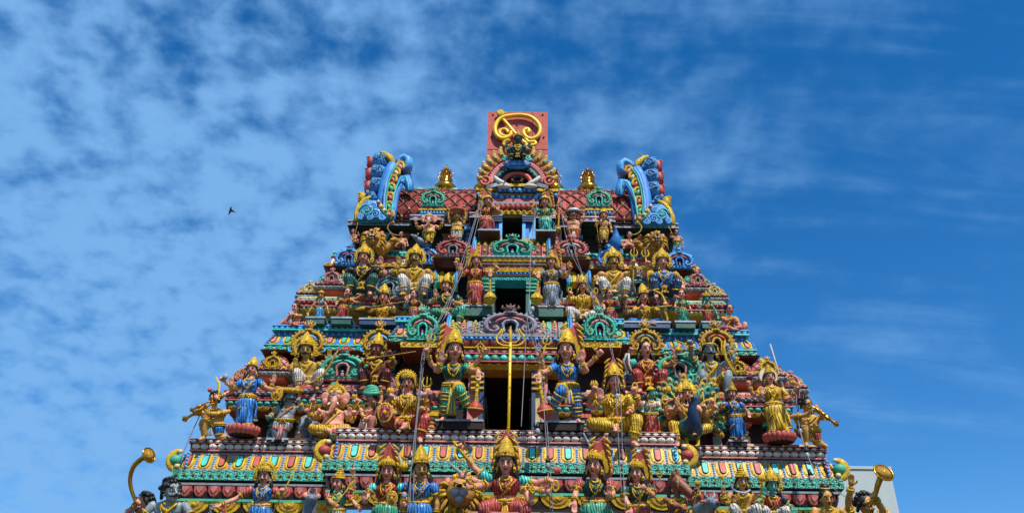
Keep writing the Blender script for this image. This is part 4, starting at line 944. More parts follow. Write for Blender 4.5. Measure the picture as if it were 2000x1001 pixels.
        for (a_, b_, q, R_, rr_) in ((S, E, .62, .037*r, .010), (E, Tp, .86, .025*r, .009), (E, Tp, .70, .026*r, .007)):
            c = a_.lerp(b_, q); d_ = (b_-a_).normalized(); u_ = d_.orthogonal().normalized(); v_ = d_.cross(u_)
            jew = MB(); R_ *= r*.9; jew.tube([c+u_*R_*cos(k*pi/5)+v_*R_*sin(k*pi/5) for k in range(10)], rr_*.95, 'gold', 6, closed=True)
            if q == .62: jew.ball(c+Vector((side*.01, -.036*r, .005)), (.016, .012, .024), 'gold', 8, 5)
            bangs.append((jew, 'armlet' if q == .62 else 'bangle'))
        if top and sleeves and not back:
            slv = MB(); bangs.append((slv, 'sleeve')); slv.tube([S+Vector((-side*.012, 0, .01)), S.lerp(E, .3), S.lerp(E, .56)], [.043*r, .044*r, .039*r], top if sleeves is True else sleeves, 12)
    # legs
    cloth = MB()
    fa = {'salmon': 'salmon'}.get(low, low)
    if pose == 'sari':
        n = 40; rings = []
        for q in range(11):
            t_ = q/10; zz = lerp(P.z+.05, .035, t_); c = Vector((lerp(P.x, 0, t_)+.012*sin(t_*pi)*(1 if Hx > 0 else -1), .0, 0))
            rx = [.090, .112, .122, .120, .112, .104, .100, .100, .104, .112, .120][q]*w; ry = rx*.72; am = .0 if q < 2 else min(.085, .016*q)
            rings.append([(c.x+rx*(1+am*sin(15*a+.8*sin(3*a)+t_*1.5))*cos(a), c.y+ry*(1+am*sin(15*a+.8*sin(3*a)+t_*1.5))*sin(a)-.02*sin(t_*pi)*max(0, -sin(a-.5)), zz) for a in [2*pi*j/n for j in range(n)]])
        cloth.loft(rings, low, True)
        cloth.tube([(p[0]*1.0, p[1], p[2]+.012) for p in rings[-1]], .009, acc, 6, closed=True)
        for k in range(5): # fan of front pleats
            x0 = P.x+(k-2)*.008; x1 = (k-2)*.020; cloth.tube([(x0, -.075*w, P.z-.0), (lerp(x0, x1, .5), -.092*w, P.z*.5), (x1, -.090*w, .05)], [.009, .013, .016], low, 7)
        cloth.tube([(P.x+.10*w, -.03, P.z+.02), (P.x+.02, -.088*w, P.z-.07), (P.x-.07*w, -.075*w, P.z-.13), (P.x-.115*w, -.02, P.z-.20)], [.012, .016, .015, .010], acc, 8, flat=.6)
        cloth.tube([(P.x+.10*w, -.0, P.z-.0), (P.x+.135*w, -.02, P.z-.10), (P.x+.13*w, -.03, P.z-.20), (P.x+.145*w, -.03, P.z-.27)], [.014, .022, .026, .03], low, 8, flat=.5)
        cloth.ball((P.x+.145*w, -.03, P.z-.28), (.034, .02, .018), acc, 9, 5)
        if feet:
            for e in (-1, 1): b.tube([(P.x+e*.045, 0, P.z), (e*.045, -.02, .05)], [.05, .03], sk, 8); b.tube([(e*.045, -.03, .03), (e*.05, -.09, .018), (e*.052, -.12, .012)], [.024, .022, .016], sk, 8)
    else:
        k1, a1, k2, a2 = [Vector(v) for v in legs]
        for i, (K_, A_) in enumerate(((k1, a1), (k2, a2))):
            e = -1 if i == 0 else 1; Hp = P+Vector((e*.052*w, -.005, -.01)); K_ = K_.copy(); A_ = A_.copy(); r = min((1+.3*fat)*w**.6, 1.4)
            path = []; rad = []
            for q in range(9): path.append(Hp.lerp(K_, q/8)); rad.append(lerp(.066, .046, q/8)*r)
            for q in range(1, 9): path.append(K_.lerp(A_, q/8)); rad.append((lerp(.045, .026, q/8)+.007*sin(q/8*pi))*r)
            if bare:
                b.tube(path, rad, sk, 12)
                cloth.tube(path[:7], [x+.008 for x in rad[:7]], low, 14); cloth.tube([path[6]]*1+[path[7]], [rad[6]+.014, rad[7]+.010], acc, 12)
            else:
                b.tube(path[-5:], [x*.9 for x in rad[-5:]], sk, 10)
                P2 = []; R2 = []
                for q in range(len(path)-1):
                    for h in (0, .33, .66): P2.append(path[q].lerp(path[q+1], h)); R2.append((lerp(rad[q], rad[q+1], h)+.007)*(1+.045*sin((q*3+h*9)*1.5)))
                cloth.tube(P2[:-2], R2[:-2], low, 14)
                if pose.startswith('guard'):
                    for q in (3, 5, 7, 10, 12, 14):
                        dd = (path[q]-path[q-1]).normalized(); u_ = dd.orthogonal().normalized(); v_ = dd.cross(u_); RR = rad[q]+.010
                        cloth.tube([path[q]+u_*RR*cos(k*pi/6)+v_*RR*sin(k*pi/6) for k in range(12)], .009, acc, 6, closed=True)
                else:
                    q = 13; dd = (path[q+1]-path[q]).normalized(); u_ = dd.orthogonal().normalized(); v_ = dd.cross(u_); RR = rad[q]+.008
                    cloth.tube([path[q]+u_*RR*cos(k*pi/6)+v_*RR*sin(k*pi/6) for k in range(12)], .009, acc, 6, closed=True)
            fd = Vector((e*.25, -1, -.12)).normalized() if pose not in ('cross',) else Vector((-e*.9, -.4, 0)).normalized()
            b.tube([A_+Vector((0, .01, -.012)), A_+fd*.05+Vector((0, 0, -.02)), A_+fd*.10+Vector((0, 0, -.026))], [.027*r, .025*r, .016*r], sk, 9)
            for k in range(4): b.ball(A_+fd*.115+Vector(((k-1.5)*.011, 0, -.028)), (.008, .012, .008), sk, 6, 4)
        cloth.loft([ring(q, .010, 26, .02) for q in (-.05, -.02, .01, .045)], low, True)
        # hanging front panel
        if pose[0] != 'b': 
            for k in range(-2, 3):
                zb = max(.0, min(k1.z, P.z)-.16) if pose not in ('cross',) else .02
                cloth.tube([(P.x+k*.008, surf(P.x, .02)-.012, P.z+.02), (P.x*.6+k*.016, min(-.1, P.y-.10), lerp(P.z, zb, .5)), (P.x*.3+k*.022, -.13, zb+.02)], [.010, .014, .016], low if k % 2 else acc, 7)
    cloth.build('skirt' if pose == 'sari' else 'leg_cloth', root, scale=H)
    # upper garment
    if top:
        m = MB(); m.loft([ring(q, .009, 28, .012, 13) for q in ((.105, .14, .17, .2, .235, .265, .285) if not bare else (.105, .14, .19, .235, .265, .285))]+[[(p[0]*1, p[1], p[2]+.004) for p in ring(.296, .0, 28)]], top, True)
        if fem:
            for e in (-1, 1): m.ball((cen(.195).x+e*.045, cen(.195).y-.054, P.z+.195), (.046, .042, .043), top, 12, 8)
            for k in range(4):
                m.tube([(cen(.2).x+.075-.02*k, surf(cen(.2).x+.075-.02*k, .25-.01*k)-.014, P.z+.255), (cen(.2).x+.02-.02*k, surf(cen(.2).x+.02-.02*k, .19)-.018, P.z+.19), (cen(.15).x-.06-.004*k, surf(cen(.15).x-.06, .13)-.014, P.z+.135)], .006, top, 6)
        m.build('blouse', root, scale=H)
    if sash:
        m = MB()
        for k in range(3):
            pts = []
            for q in range(9):
                u_ = q/8; dz = lerp(.275, .02, u_); x = cen(dz).x+lerp(.075, -.075, u_)*w+(k-1)*.012; pts.append((x, surf(x, dz)-.017, P.z+dz))
            m.tube(pts, [.011 if k else .013]*9, acc if k == 1 else (top or acc), 7) if top or k == 0 else None
        m.build('sash', root, scale=H)
    # necklaces, belt
    for jw, nm_ in bangs: jw.build(nm_, root, scale=H)
    for (wd, dp, r, zt) in ((.042, .03, .009, .298), (.062, .075, .0075, .292), (.07, .125, .006, .285))[:3 if (fem or fat == 0) else 2]:
        m = MB(); pts = []
        for q in range(13):
            a = pi*q/12; x = cen(.26).x-wd*cos(a); dz = zt-dp*sin(a)**.8; pts.append((x, surf(x, dz)-(.014 if top else .008), P.z+dz))
        m.tube(pts, r*1.15, 'gold', 6)
        if wd > .05:
            m.ball((pts[6][0], pts[6][1]-.008, pts[6][2]-.012), (.019, .010, .022), 'gold', 9, 6); m.ball((pts[6][0], pts[6][1]-.018, pts[6][2]-.012), .007, 'red', 6, 5)
            for q in (3, 4, 5, 7, 8, 9): m.ball((pts[q][0], pts[q][1]-.004, pts[q][2]-.012), (.008, .007, .012), 'gold', 6, 4)
        m.build('necklace', root, scale=H)
    m = MB(); rg = ring(.055, .016, 20); m.tube(rg, .017, 'gold', 8, closed=True); rg = ring(.028, .020, 20); m.tube(rg, .010, 'oldgold', 6, closed=True)
    fx = cen(.05).x; fy = surf(fx, .05)-.03; m.ball((fx, fy, P.z+.05), (.028, .014, .028), 'gold', 10, 6); m.ball((fx, fy-.012, P.z+.05), .009, 'red', 6, 5)
    for e in (-1, 1): m.tube([(fx+e*.02, fy, P.z+.04), (fx+e*.045, fy+.01, P.z-.005), (fx+e*.075, fy+.035, P.z+.02)], .007, 'gold', 6)
    m.build('belt', root, scale=H)
    m = MB(); fx = cen(.05).x
    Mh = head_parts(fg, root, sk, hair, crown, hs, Hc, yaw, pit, moust, kindh=kindh, hm=hm)
    for (px_, py_, yw) in extraheads:
        q = Lc(px_, py_, .01); head_parts(fg, root, sk, hair, crown, hs*.92, q, yw, pit, False); b.tube([N, q+Vector((0, .02, -.03))], [.03, .03], sk, 8)
    fg.Mh = Mh; halo_part(fg, root, halo, Hc, hs)
    if kindh != 'human': animal_head(fg, root, kindh, Mh, sk)
    ob = b.build('body', root, scale=H); REM.append((ob, (vox or .0062)*H))
    for pr in props: prop(fg, root, hands, pr, Lc, H)
    if extra: extra(fg, root, Lc, H, hands)
    return root
def prop(fg, root, hands, pr, Lc, H):
    k = pr[0]; m = MB()
    if k == 'line':   # name, material, radius px-ish, points px, y
        _, nm, mat, r, pts, y = pr[:6]
        m.tube([Lc(a, b_, y) for a, b_ in pts], r, mat, 8); m.build(nm, root, scale=H)
    elif k == 'mace':  # top, ball centre, ball radius
        _, t, c, r, y, mat = pr; A = Lc(*t, y); Bc = Lc(*c, y); d = (Bc-A).normalized()
        m.tube([A, A.lerp(Bc, .5), Bc], [.014, .020, .024], 'gold', 9)
        for q in (.15, .3, .45, .6, .75): p = A.lerp(Bc, q); m.ball(p, .024, 'gold', 8, 5)
        m.ball(A, .022, 'gold', 9, 6); R = Vector((0, 0, 1)).rotation_difference(-d).to_matrix()
        m.lathe(Bc, [(r*.25, -r*1.2), (r*.45, -r*.95), (r*.8, -r*.6), (r, 0), (r*.85, r*.5), (r*.5, r*.8), (r*.4, r*1.0)], mat, 20, R, .06, 10)
        m.tube([Bc+R @ Vector((r*1.02*cos(a), r*1.02*sin(a), .0)) for a in [j*.45 for j in range(14)]], .01, 'gold', 6, closed=True)
        m.build('mace', root, scale=H)
    elif k == 'spear':  # bottom, top, kind
        _, a, c, y, hd = pr[:5]; mat = pr[5] if len(pr) > 5 else 'gold'; A = Lc(*a, y); T = Lc(*c, y); d = (T-A).normalized(); m.tube([A, T], .0095, mat, 8)
        s_ = d.cross(Vector((0, 1, 0))).normalized()
        if hd == 'blade': m.tube([T-d*.02, T+d*.04, T+d*.13], [.012, .034, .003], mat, 8, flat=.35, up=(0, 1, 0))
        elif hd == 'tri':
            m.tube([T, T+d*.11], [.012, .004], 'gold', 7)
            for e in (-1, 1): m.tube([T-d*.0, T+s_*e*.035+d*.005, T+s_*e*.05+d*.045, T+s_*e*.035+d*.10], [.012, .013, .011, .003], 'gold', 7)
        elif hd == 'lotusbud': m.ball(T+d*.02, (.03, .025, .045), 'gold', 10, 7)
        m.build('trident' if hd == 'tri' else ('staff' if hd in ('', 'lotusbud') else 'spear'), root, scale=H)
    elif k == 'sword':
        _, a, c, y, cv = pr[:5]; mat = pr[5] if len(pr) > 5 else 'steel'; A = Lc(*a, y); T = Lc(*c, y); d = T-A; s_ = d.cross(Vector((0, 1, 0))).normalized()
        m.tube([A, A+d*.25+s_*cv*.6, A+d*.6+s_*cv, T], [.010, .016, .020, .003], mat, 8, flat=.3, up=(0, 1, 0))
        dn = d.normalized(); m.tube([A-dn*.05, A], .011, 'gold', 7); m.ball(A, (.028, .014, .012), 'gold', 8, 5); m.ball(A-dn*.055, .014, 'gold', 7, 5); m.build('sword', root, scale=H)
    elif k == 'shield':
        c = Lc(*pr[1], pr[2]); r = pr[3]; m.ball(c, (r, .03, r*1.35), pr[4] if len(pr) > 4 else 'oldgold', 20, 8); m.ball(c+Vector((0, -.03, 0)), (r*.3, .02, r*.35), 'gold', 10, 6); m.tube([c+Vector((r*cos(a), -.005, r*1.35*sin(a))) for a in [j*.4 for j in range(16)]], .012, 'gold', 6, closed=True)
        for j in range(4): a = j*1.57+.7; m.ball(c+Vector((r*.6*cos(a), -.025, r*.8*sin(a))), .012, 'red', 6, 4)
        m.build('shield', root, scale=H)
    elif k == 'horn':  # points mouth..bell, bell radius
        _, pts, y, r, mat = pr; Q = [Lc(a, b_, y-(.045 if i_ == len(pts)-1 else 0)) for i_, (a, b_) in enumerate(pts)]; n = len(Q)
        # smooth the path
        S = []
        for i in range(n-1):
            p0 = Q[max(i-1, 0)]; p1 = Q[i]; p2 = Q[i+1]; p3 = Q[min(i+2, n-1)]
            for t_ in (0, .25, .5, .75): S.append(.5*((2*p1)+(p2-p0)*t_+(2*p0-5*p1+4*p2-p3)*t_*t_+(3*p1-p0-3*p2+p3)*t_**3))
        S.append(Q[-1]); n = len(S); rad = [r*(.34+.3*(i/n)) for i in range(n)]; rad[-1] = r*1.7; rad[-2] = r*1.1; rad[-3] = r*.75
        m.tube(S, rad, mat, 14, caps=False); d = (S[-1]-S[-2]).normalized()
        m.tube([S[-1]-d*.002, S[-1]-d*.04], [r*1.6, r*.6], 'oldgold', 14); m.tube([S[-1]+(d.orthogonal().normalized()*cos(a)+d.cross(d.orthogonal().normalized())*sin(a))*r*1.7 for a in [j*.45 for j in range(14)]], r*.16, mat, 6, closed=True)
        m.build('horn', root, scale=H)
    elif k == 'pipe':
        _, a, c, y, r = pr; A = Lc(*a, y); T = Lc(*c, y); d = (T-A).normalized(); L = (T-A).length; m.tube([A, A.lerp(T, .5), A.lerp(T, .88), T], [r*.3, r*.42, r*.55, r*1.25], 'brass', 12)
        m.ball(A.lerp(T, .55), r*.8, 'brass', 10, 6); m.ball(A.lerp(T, .62), (r*.95,)*3, 'brass', 12, 6); m.ball(T, r*.8, 'brown', 10, 6); m.build('trumpet', root, scale=H)
    elif k == 'bow':
        _, pts, y, r, mat = pr; Q = [Lc(a, b_, y) for a, b_ in pts]; n = len(Q); m.tube(Q, [r*(.6+.5*sin(pi*i/(n-1))) for i in range(n)], mat, 8); m.tube([Q[0], Q[-1]], .003, 'steel', 5); m.build('bow', root, scale=H)
    elif k == 'veena':
        _, a, c, y, r = pr; A = Lc(*a, y); T = Lc(*c, y); d = T-A; m.tube([A, A+d*.08, A+d*.2, A+d*.32, T], [r*.4, r, r*1.05, r*.35, r*.25], 'brown', 12)
        m.tube([A+d*.05+Vector((0, -r*.8, .0)), A+d*.2+Vector((0, -r*.9, 0))], [r*.5, r*.6], 'gold', 9)
        for q in range(9): p = A+d*(.36+.065*q); m.ball(p+Vector((0, -.012, .012)), (.008, .012, .012), 'black', 6, 4)
        m.tube([A+d*.1+Vector((0, -r*1.1, 0)), T+Vector((0, -.02, 0))], .003, 'gold', 4); m.build('lute', root, scale=H)
    elif k in ('disc', 'conch', 'lotus', 'bud', 'noose', 'pot', 'axe'):
        _, c, y = pr[:3]; s_ = pr[3] if len(pr) > 3 else 1; c = Lc(*c, y); mat = pr[4] if len(pr) > 4 else 'gold'
        if k == 'disc':
            m.tube([c+Vector((.032*s_*cos(a), 0, .036*s_*sin(a))) for a in [j*.524 for j in range(12)]], .008*s_, mat, 7, closed=True)
            for j in range(4): m.tube([c, c+Vector((.032*s_*cos(j*1.57), 0, .036*s_*sin(j*1.57)))], .004, mat, 5)
            m.ball(c, .012*s_, mat, 7, 5)
            for j in range(4): a = j*1.57; m.tube([c+Vector((.036*s_*cos(a), 0, .04*s_*sin(a))), c+Vector((.058*s_*cos(a), 0, .066*s_*sin(a)))], [.012, .002], mat, 6)
        elif k == 'conch':
            m.tube([c+Vector((0, 0, -.045*s_)), c+Vector((.01, 0, -.01)), c+Vector((0, 0, .03*s_)), c+Vector((-.005, 0, .06*s_))], [.008*s_, .03*s_, .026*s_, .004], mat, 10)
            for j in range(3): m.ball(c+Vector((0, 0, .02*s_*(j-.3))), (.036*s_*(1-.2*j), .03*s_, .008), mat, 9, 4)
        elif k in ('lotus', 'bud'):
            m.ball(c, (.024*s_, .024*s_, .03*s_), mat, 10, 6)
            for j in range(7): a = j*.9; m.tube([c+Vector((.016*cos(a), .016*sin(a), -.02))*s_, c+Vector((.032*cos(a), .032*sin(a), .012))*s_, c+Vector((.022*cos(a), .022*sin(a), .048))*s_], [.01*s_, .013*s_, .002], mat, 6)
        elif k == 'noose':
            m.tube([c+Vector((.022*s_*cos(a), 0, .04*s_*sin(a))) for a in [j*.524 for j in range(12)]], .009*s_, mat, 7, closed=True)
        elif k == 'pot': m.lathe(c, [(.012, -.04), (.03, -.03), (.038, 0), (.03, .02), (.014, .03), (.018, .045)], mat, 14)
        elif k == 'axe':
            m.tube([c+Vector((0, 0, -.06)), c+Vector((0, 0, .08))], .007, 'gold', 7); m.tube([c+Vector((-.005, 0, .05)), c+Vector((-.045*s_, 0, .055))], [.012, .034], mat, 8, flat=.3, up=(0, 1, 0))
        m.build({'disc': 'disc_emblem', 'conch': 'conch', 'lotus': 'lotus_bud', 'bud': 'lotus_bud', 'noose': 'noose', 'pot': 'pot', 'axe': 'axe'}[k], root, scale=H)
    elif k == 'lotusbase':
        r = pr[1]; m.lathe((0, -.0, -.10), [(r*.75, 0), (r*.85, .02), (r*1.0, .06), (r*1.02, .085), (r*.95, .102)], 'maroon', 28)
        for j in range(20):
            a = 2*pi*j/20; m.tube([(r*.85*cos(a), r*.85*sin(a), -.095), (r*1.0*cos(a), r*1.0*sin(a), -.05), (r*1.05*cos(a), r*1.05*sin(a), -.005), (r*1.0*cos(a), r*1.0*sin(a), .01)], [.03, r*.17, r*.16, .02], 'salmon', 8, flat=.35, up=(cos(a), sin(a), .3))
        m.build('lotus_pedestal', root, scale=H)
def animal_head(fg, root, kind, Mh, sk):
    b = fg.body; H = fg.H; b.M = Mh
    if kind == 'elephant':
        b.ball((0, .0, .02), (.068, .066, .07), sk, 16, 10); b.ball((-.03, -.01, .055), .035, sk, 10, 7); b.ball((.03, -.01, .055), .035, sk, 10, 7)
        b.tube([(0, -.045, .0), (0, -.075, -.045), (-.006, -.082, -.09), (-.02, -.085, -.13), (-.045, -.09, -.155), (-.065, -.09, -.14)], [.036, .034, .028, .023, .018, .014], sk, 12)
        b.M = None
        for e in (-1, 1):
            m = MB(Mh); m.ball((e*.095, .01, .0), (.048, .014, .068), sk, 16, 8, Matrix.Rotation(radians(18*e), 3, 'Y')); m.ball((e*.10, -.005, -.03), (.03, .01, .035), sk, 10, 6); m.build('ear', root, scale=H)
        for e in (-1, 1): m = MB(Mh); m.tube([(e*.035, -.06, -.045), (e*.05, -.09, -.065), (e*.055, -.1, -.055 if e > 0 else -.06)], [.010, .009, .003], 'white', 7); m.build('tusk', root, scale=H)
        for e in (-1, 1): m = MB(Mh); m.ball((e*.036, -.058, .018), (.010, .006, .007), 'white', 8, 5); m.ball((e*.036, -.064, .018), .004, 'black', 6, 4); m.build('eye', root, scale=H)
        m = MB(Mh)
        for k in range(3): m.tube([(-.03+.0*k, -.062+.002*k, .045-.012*k), (0, -.070, .042-.012*k), (.03, -.062, .045-.012*k)], .003, 'white', 5)
        m.ball((0, -.07, .03), .008, 'red', 6, 5); m.build('forehead_mark', root, scale=H)
    elif kind == 'horse':
        b.ball((0, .01, .02), (.05, .062, .06), sk, 14, 9); b.tube([(0, -.02, .01), (0, -.075, -.02), (0, -.12, -.05), (0, -.14, -.065)], [.047, .038, .030, .024], sk, 12)
        b.tube([(0, -.06, -.05), (0, -.11, -.078), (0, -.13, -.088)], [.025, .018, .014], sk, 9); b.M = None
        for e in (-1, 1):
            m = MB(Mh); m.tube([(e*.03, .02, .06), (e*.038, .02, .09), (e*.035, .015, .12)], [.015, .016, .003], sk, 7); m.build('ear', root, scale=H)
            m = MB(Mh); m.ball((e*.044, -.028, .022), (.006, .012, .009), 'white', 8, 5); m.ball((e*.048, -.030, .022), .006, 'black', 6, 5); m.build('eye', root, scale=H)
        m = MB(Mh)
        for k in range(7): m.tube([(-.01+.01*(k % 2), .03+.006*k, .07-.01*k), (.012, .075, .03-.03*k), (.01, .07, -.03-.03*k)], [.012, .016, .006], 'brown', 7)
        m.build('mane', root, scale=H); m = MB(Mh); m.tube([(0.048*cos(a), -.03+.02*sin(a)*.3, .01+.05*sin(a)) for a in [j*.5 for j in range(13)]], .006, 'gold', 6, closed=True); m.build('bridle', root, scale=H)
    b.M = None
# ---- animals
def lion(label, px, py, Y, z, s, e, open_=True, hd=None, body=True):
    """s head width in metres/2, e facing side of the body behind the head"""
    p = atY(px, py, Y); root = empty('lion_statue', (p.x, Y, z)); tag(root, label, 'lion statue', 'lion statues')
    hz = p.z-z; b = MB(); y0 = 0
    fc = 'maneg' if open_ else 'tan'
    b.ball((0, 0, hz), (s*.82, s*.85, s*.85), fc, 18, 12)
    b.ball((0, -s*.65, hz-s*.05), (s*.46, s*.5, s*.36), fc, 14, 9)
    for k in (-1, 1): b.ball((k*s*.4, -s*.45, hz+s*.3), (s*.22, s*.2, s*.14), 'maneg', 10, 7); b.ball((k*s*.2, -s*1.05, hz-s*.12), (s*.22, s*.2, s*.2), 'maneg', 10, 7)
    if open_: b.tube([(0, -s*.3, hz-s*.45), (0, -s*.7, hz-s*.8), (0, -s*.95, hz-s*.82)], [s*.4, s*.3, s*.2], 'maneg', 12)
    else: b.tube([(0, -s*.4, hz-s*.3), (0, -s*.9, hz-s*.42)], [s*.4, s*.25], 'maneg', 12)
    if body:
        b.tube([(0, s*.2, hz-s*.3), (e*s*.8, s*.7, hz-s*1.0), (e*s*1.8, s*.9, s*.55), (e*s*2.5, s*.9, s*.5)], [s*.7, s*.7, s*.5, s*.4], 'maneg', 16)
        for k in (-1, 1): b.tube([(k*s*.4, 0, hz-s*1.1), (k*s*.45, -s*.3, s*.5), (k*s*.45, -s*.6, s*.15), (k*s*.45, -s*1.0, s*.12)], [s*.4, s*.28, s*.22, s*.18], 'maneg', 10)
        b.tube([(e*s*2.4, s*.5, s*.5), (e*s*2.1, -s*.1, s*.4), (e*s*1.8, -s*.4, s*.15)], [s*.38, s*.26, s*.15], 'maneg', 10)
    b.tube([(0, -s*.8, hz+s*.3), (0, -s*1.1, hz+s*.05)], [s*.16, s*.2], fc, 10)
    ob = b.build('body', root); REM.append((ob, s*.045))
    m = MB(); random.seed(3)
    for i in range(90):
        a = random.uniform(0, 2*pi); r0 = s*random.uniform(.8, .92); r1 = r0+s*random.uniform(.3, .6); y = s*random.uniform(-.25, .5)
        dz = -s*random.uniform(.2, .7)*abs(cos(a)) ; q0 = Vector((r0*cos(a), y, hz+r0*sin(a))); q1 = Vector((r1*cos(a), y+s*.15, hz+r1*sin(a)+dz))
        m.tube([q0, q0.lerp(q1, .5)+Vector((0, -s*.15, s*.05)), q1], [s*.1, s*.12, s*.03], ('gold', 'oldgold', 'maneg')[i % 3], 6)
    m.build('mane', root)
    m = MB()
    if open_:
        m.ball((0, -s*.95, hz-s*.42), (s*.24, s*.22, s*.24), 'void', 12, 8); m.ball((0, -s*1.08, hz-s*.6), (s*.14, s*.16, s*.07), 'red', 9, 6)
        for k in (-2, -1, 1, 2): m.tube([(k*s*.09, -s*1.18, hz-s*.25), (k*s*.09, -s*1.2, hz-s*.4)], [s*.05, s*.01], 'white', 6); m.tube([(k*s*.08, -s*1.12, hz-s*.68), (k*s*.08, -s*1.15, hz-s*.54)], [s*.045, s*.01], 'white', 6)
    else:
        for k in (-1, 1): m.ball((k*s*.22, -s*1.0, hz-s*.25), (s*.27, s*.26, s*.25), 'silver', 12, 8)
        m.ball((0, -s*.85, hz-s*.58), (s*.25, s*.26, s*.24), 'silver', 12, 8)
    m.ball((0, -s*1.22, hz+s*.06), (s*.17, s*.12, s*.1), 'black' if not open_ else 'darkred', 9, 6); m.build('muzzle', root)
    for k in (-1, 1):
        m = MB(); m.ball((k*s*.30, -s*.90, hz+s*.20), (s*.19, s*.09, s*.10), 'gold' if not open_ else 'white', 9, 6); m.ball((k*s*.30, -s*.98, hz+s*.20), s*.07, 'black', 7, 5); m.tube([(k*s*.12, -s*.98, hz+s*.26), (k*s*.3, -s*.93, hz+s*.34), (k*s*.5, -s*.8, hz+s*.24)], [s*.05, s*.08, s*.03], 'maneg', 7); m.build('eye', root)
        m = MB(); m.ball((k*s*.78, -s*.1, hz+s*.62), (s*.24, s*.12, s*.26), 'salmon', 10, 7); m.ball((k*s*.78, -s*.2, hz+s*.6), (s*.13, s*.06, s*.15), 'pink', 8, 6); m.build('ear', root)
    return root
# ---------------------------------------------------------------- the painted statues
def L_(a, b, r, pts, y=-.15, mat='gold', nm='staff'): return ('line', nm, mat, r, pts, y)
ZB = 4.36
def B(label, bx, hd, Y=11.55, **k):
    if k.get('pose', 'sari') in ('sari', 'stand'): k.setdefault('pzo', .5)
    k['w'] = k.get('w', 1.18)*1.3; k.setdefault('tilt', 21); k.setdefault('pit', 0)
    return fig('painted_statue', label, k.pop('z', ZB), (Y, Y), (bx, 1300), hd, **k)
# lowest row
B('grey skinned man with curly hair and handlebar moustache, far left of the lowest row', 322, (335, 958), 11.9, z=4.0, h0=.90, hh=44, skin='grey', low='blue', crown='none', hm='curly', moust=True, fem=False, w=1.3, pose='stand', yaw=48, pit=-8, arms=[('L', 262, 1030, 'fist'), ('R', 380, 1040, 'fist')])
B('crouching horn blower whose brass horn curves up at the far left of the lowest row', 285, (279, 984), 12.15, z=4.0, h0=.90, hh=40, skin='pink', low='red', crown='none', hm='curly', fem=False, pose='stand', yaw=-30, arms=[('L', 266, 984, 'grip', -.2), ('R', 300, 1040, 'fist')], props=[('horn', [(268, 984), (258, 960), (254, 935), (260, 912), (274, 897), (291, 888)], -.22, .055, 'brass')])
B('goddess in pleated blue with ring halo holding a thin golden spear, lowest row', 512, (516, 928), hh=30, w=1.25, skin='pink', top='blue', low='blue', crown='tiara', halo='ring', arms=[('L', 430, 985, 'give', -.2), ('R', 550, 962, 'grip', -.16)], sleeves='salmon',
  props=[('spear', (528, 1010), (578, 912), -.18, ''), L_(0, 0, .012, [(440, 985), (440, 1020)], -.2, 'red', 'cord'), ('noose', (432, 1000), -.2, 1.2, 'red')])
B('grey hand figure crouching below the goddess in blue, only an open grey hand showing', 420, (425, 1040), 11.8, z=3.9, hh=30, skin='grey', low='red', crown='none', pose='stand', fem=False, arms=[('L', 412, 992, 'open', -.2), ('R', 450, 1030, 'fist')])
B('small pink goddess in green with golden spear tip and a raised pale sword, lowest row', 655, (661, 941), hh=29, w=1.22, skin='pink', top='green', low='green', crown='karanda', sleeves='salmon', yaw=-22, arms=[('L', 655, 985, 'grip', -.2), ('R', 690, 925, 'grip', -.02), ('R', 700, 990, 'fist')],
  props=[('spear', (640, 1004), (682, 950), -.22, 'blade'), ('sword', (693, 950), (692, 897), -.03, .01)])
B('goddess with red blouse, flame halo and bronze shield, lowest row left of centre', 752, (757, 918), hh=36, w=1.28, skin='pink', top='red', low='green', crown='tiara', halo='flame', sleeves='turq', arms=[('L', 712, 972, 'open', -.2), ('R', 790, 980, 'grip', -.1)], props=[('shield', (766, 972), -.24, .062)])
B('goddess in blue with tall golden crown and no halo, beside the closed mouthed lion', 818, (822, 914), hh=38, w=1.32, skin='tan', top='blue', low='blue', crown='kirita', sleeves=True, arms=[('L', 787, 1010, 'down', -.1), ('R', 852, 1010, 'down', -.1)], props=[('lotus', (790, 912), .05, 1.7, 'yellow')], yaw=14)
B('large central goddess in red with many arms, a raised mace and tall crown, seated', 988, (988, 902), 11.3, z=4.60, hh=42, w=1.35, pose='wide', skin='pink', top='red', low='salmon', crown='kirita', halo='flame', sleeves='turq', hm='long',
  arms=[('L', 905, 880, 'grip', -.05), ('L', 912, 932, 'grip', -.12, 'b'), ('L', 920, 950, 'grip', -.2, 'b'), ('R', 1075, 935, 'give', -.05), ('R', 1062, 958, 'grip', -.15, 'b'), ('R', 1038, 975, 'open', -.2, 'b')],
  props=[L_(0, 0, .016, [(885, 861), (922, 906)], -.08, 'gold', 'mace'), ('sword', (912, 934), (878, 902), -.14, .008), ('lotus', (1088, 920), -.08, 1.1, 'salmon'), ('axe', (890, 905), -.05, 1.2, 'steel'), ('noose', (1085, 948), -.2, 1.4), ('spear', (1062, 975), (1086, 938), -.2, ''), ('disc', (1040, 955), -.24, .8, 'yellow')])
B('goddess in dark green with flame halo and hand on chest, lowest row right of centre', 1165, (1161, 908), hh=39, w=1.32, skin='pink', top='deepgreen', low='green', crown='tiara', halo='flame:R', yaw=-18, pit=-6, sleeves='salmon', hm='long', arms=[('L', 1122, 985, 'down', -.2), ('R', 1190, 962, 'open', -.22)])
B('goddess holding a thin gold staff, flame halo behind, next to the horse headed musician', 1250, (1243, 922), hh=34, w=1.28, skin='pink', top='deepgreen', low='red', crown='tiara', halo='flame:R', yaw=-20, pit=-4, arms=[('L', 1232, 1000, 'down', -.2), ('R', 1262, 955, 'grip', -.2)], props=[('spear', (1244, 1004), (1256, 945), -.22, ''), ('disc', (1288, 925), .03, 1.0)])
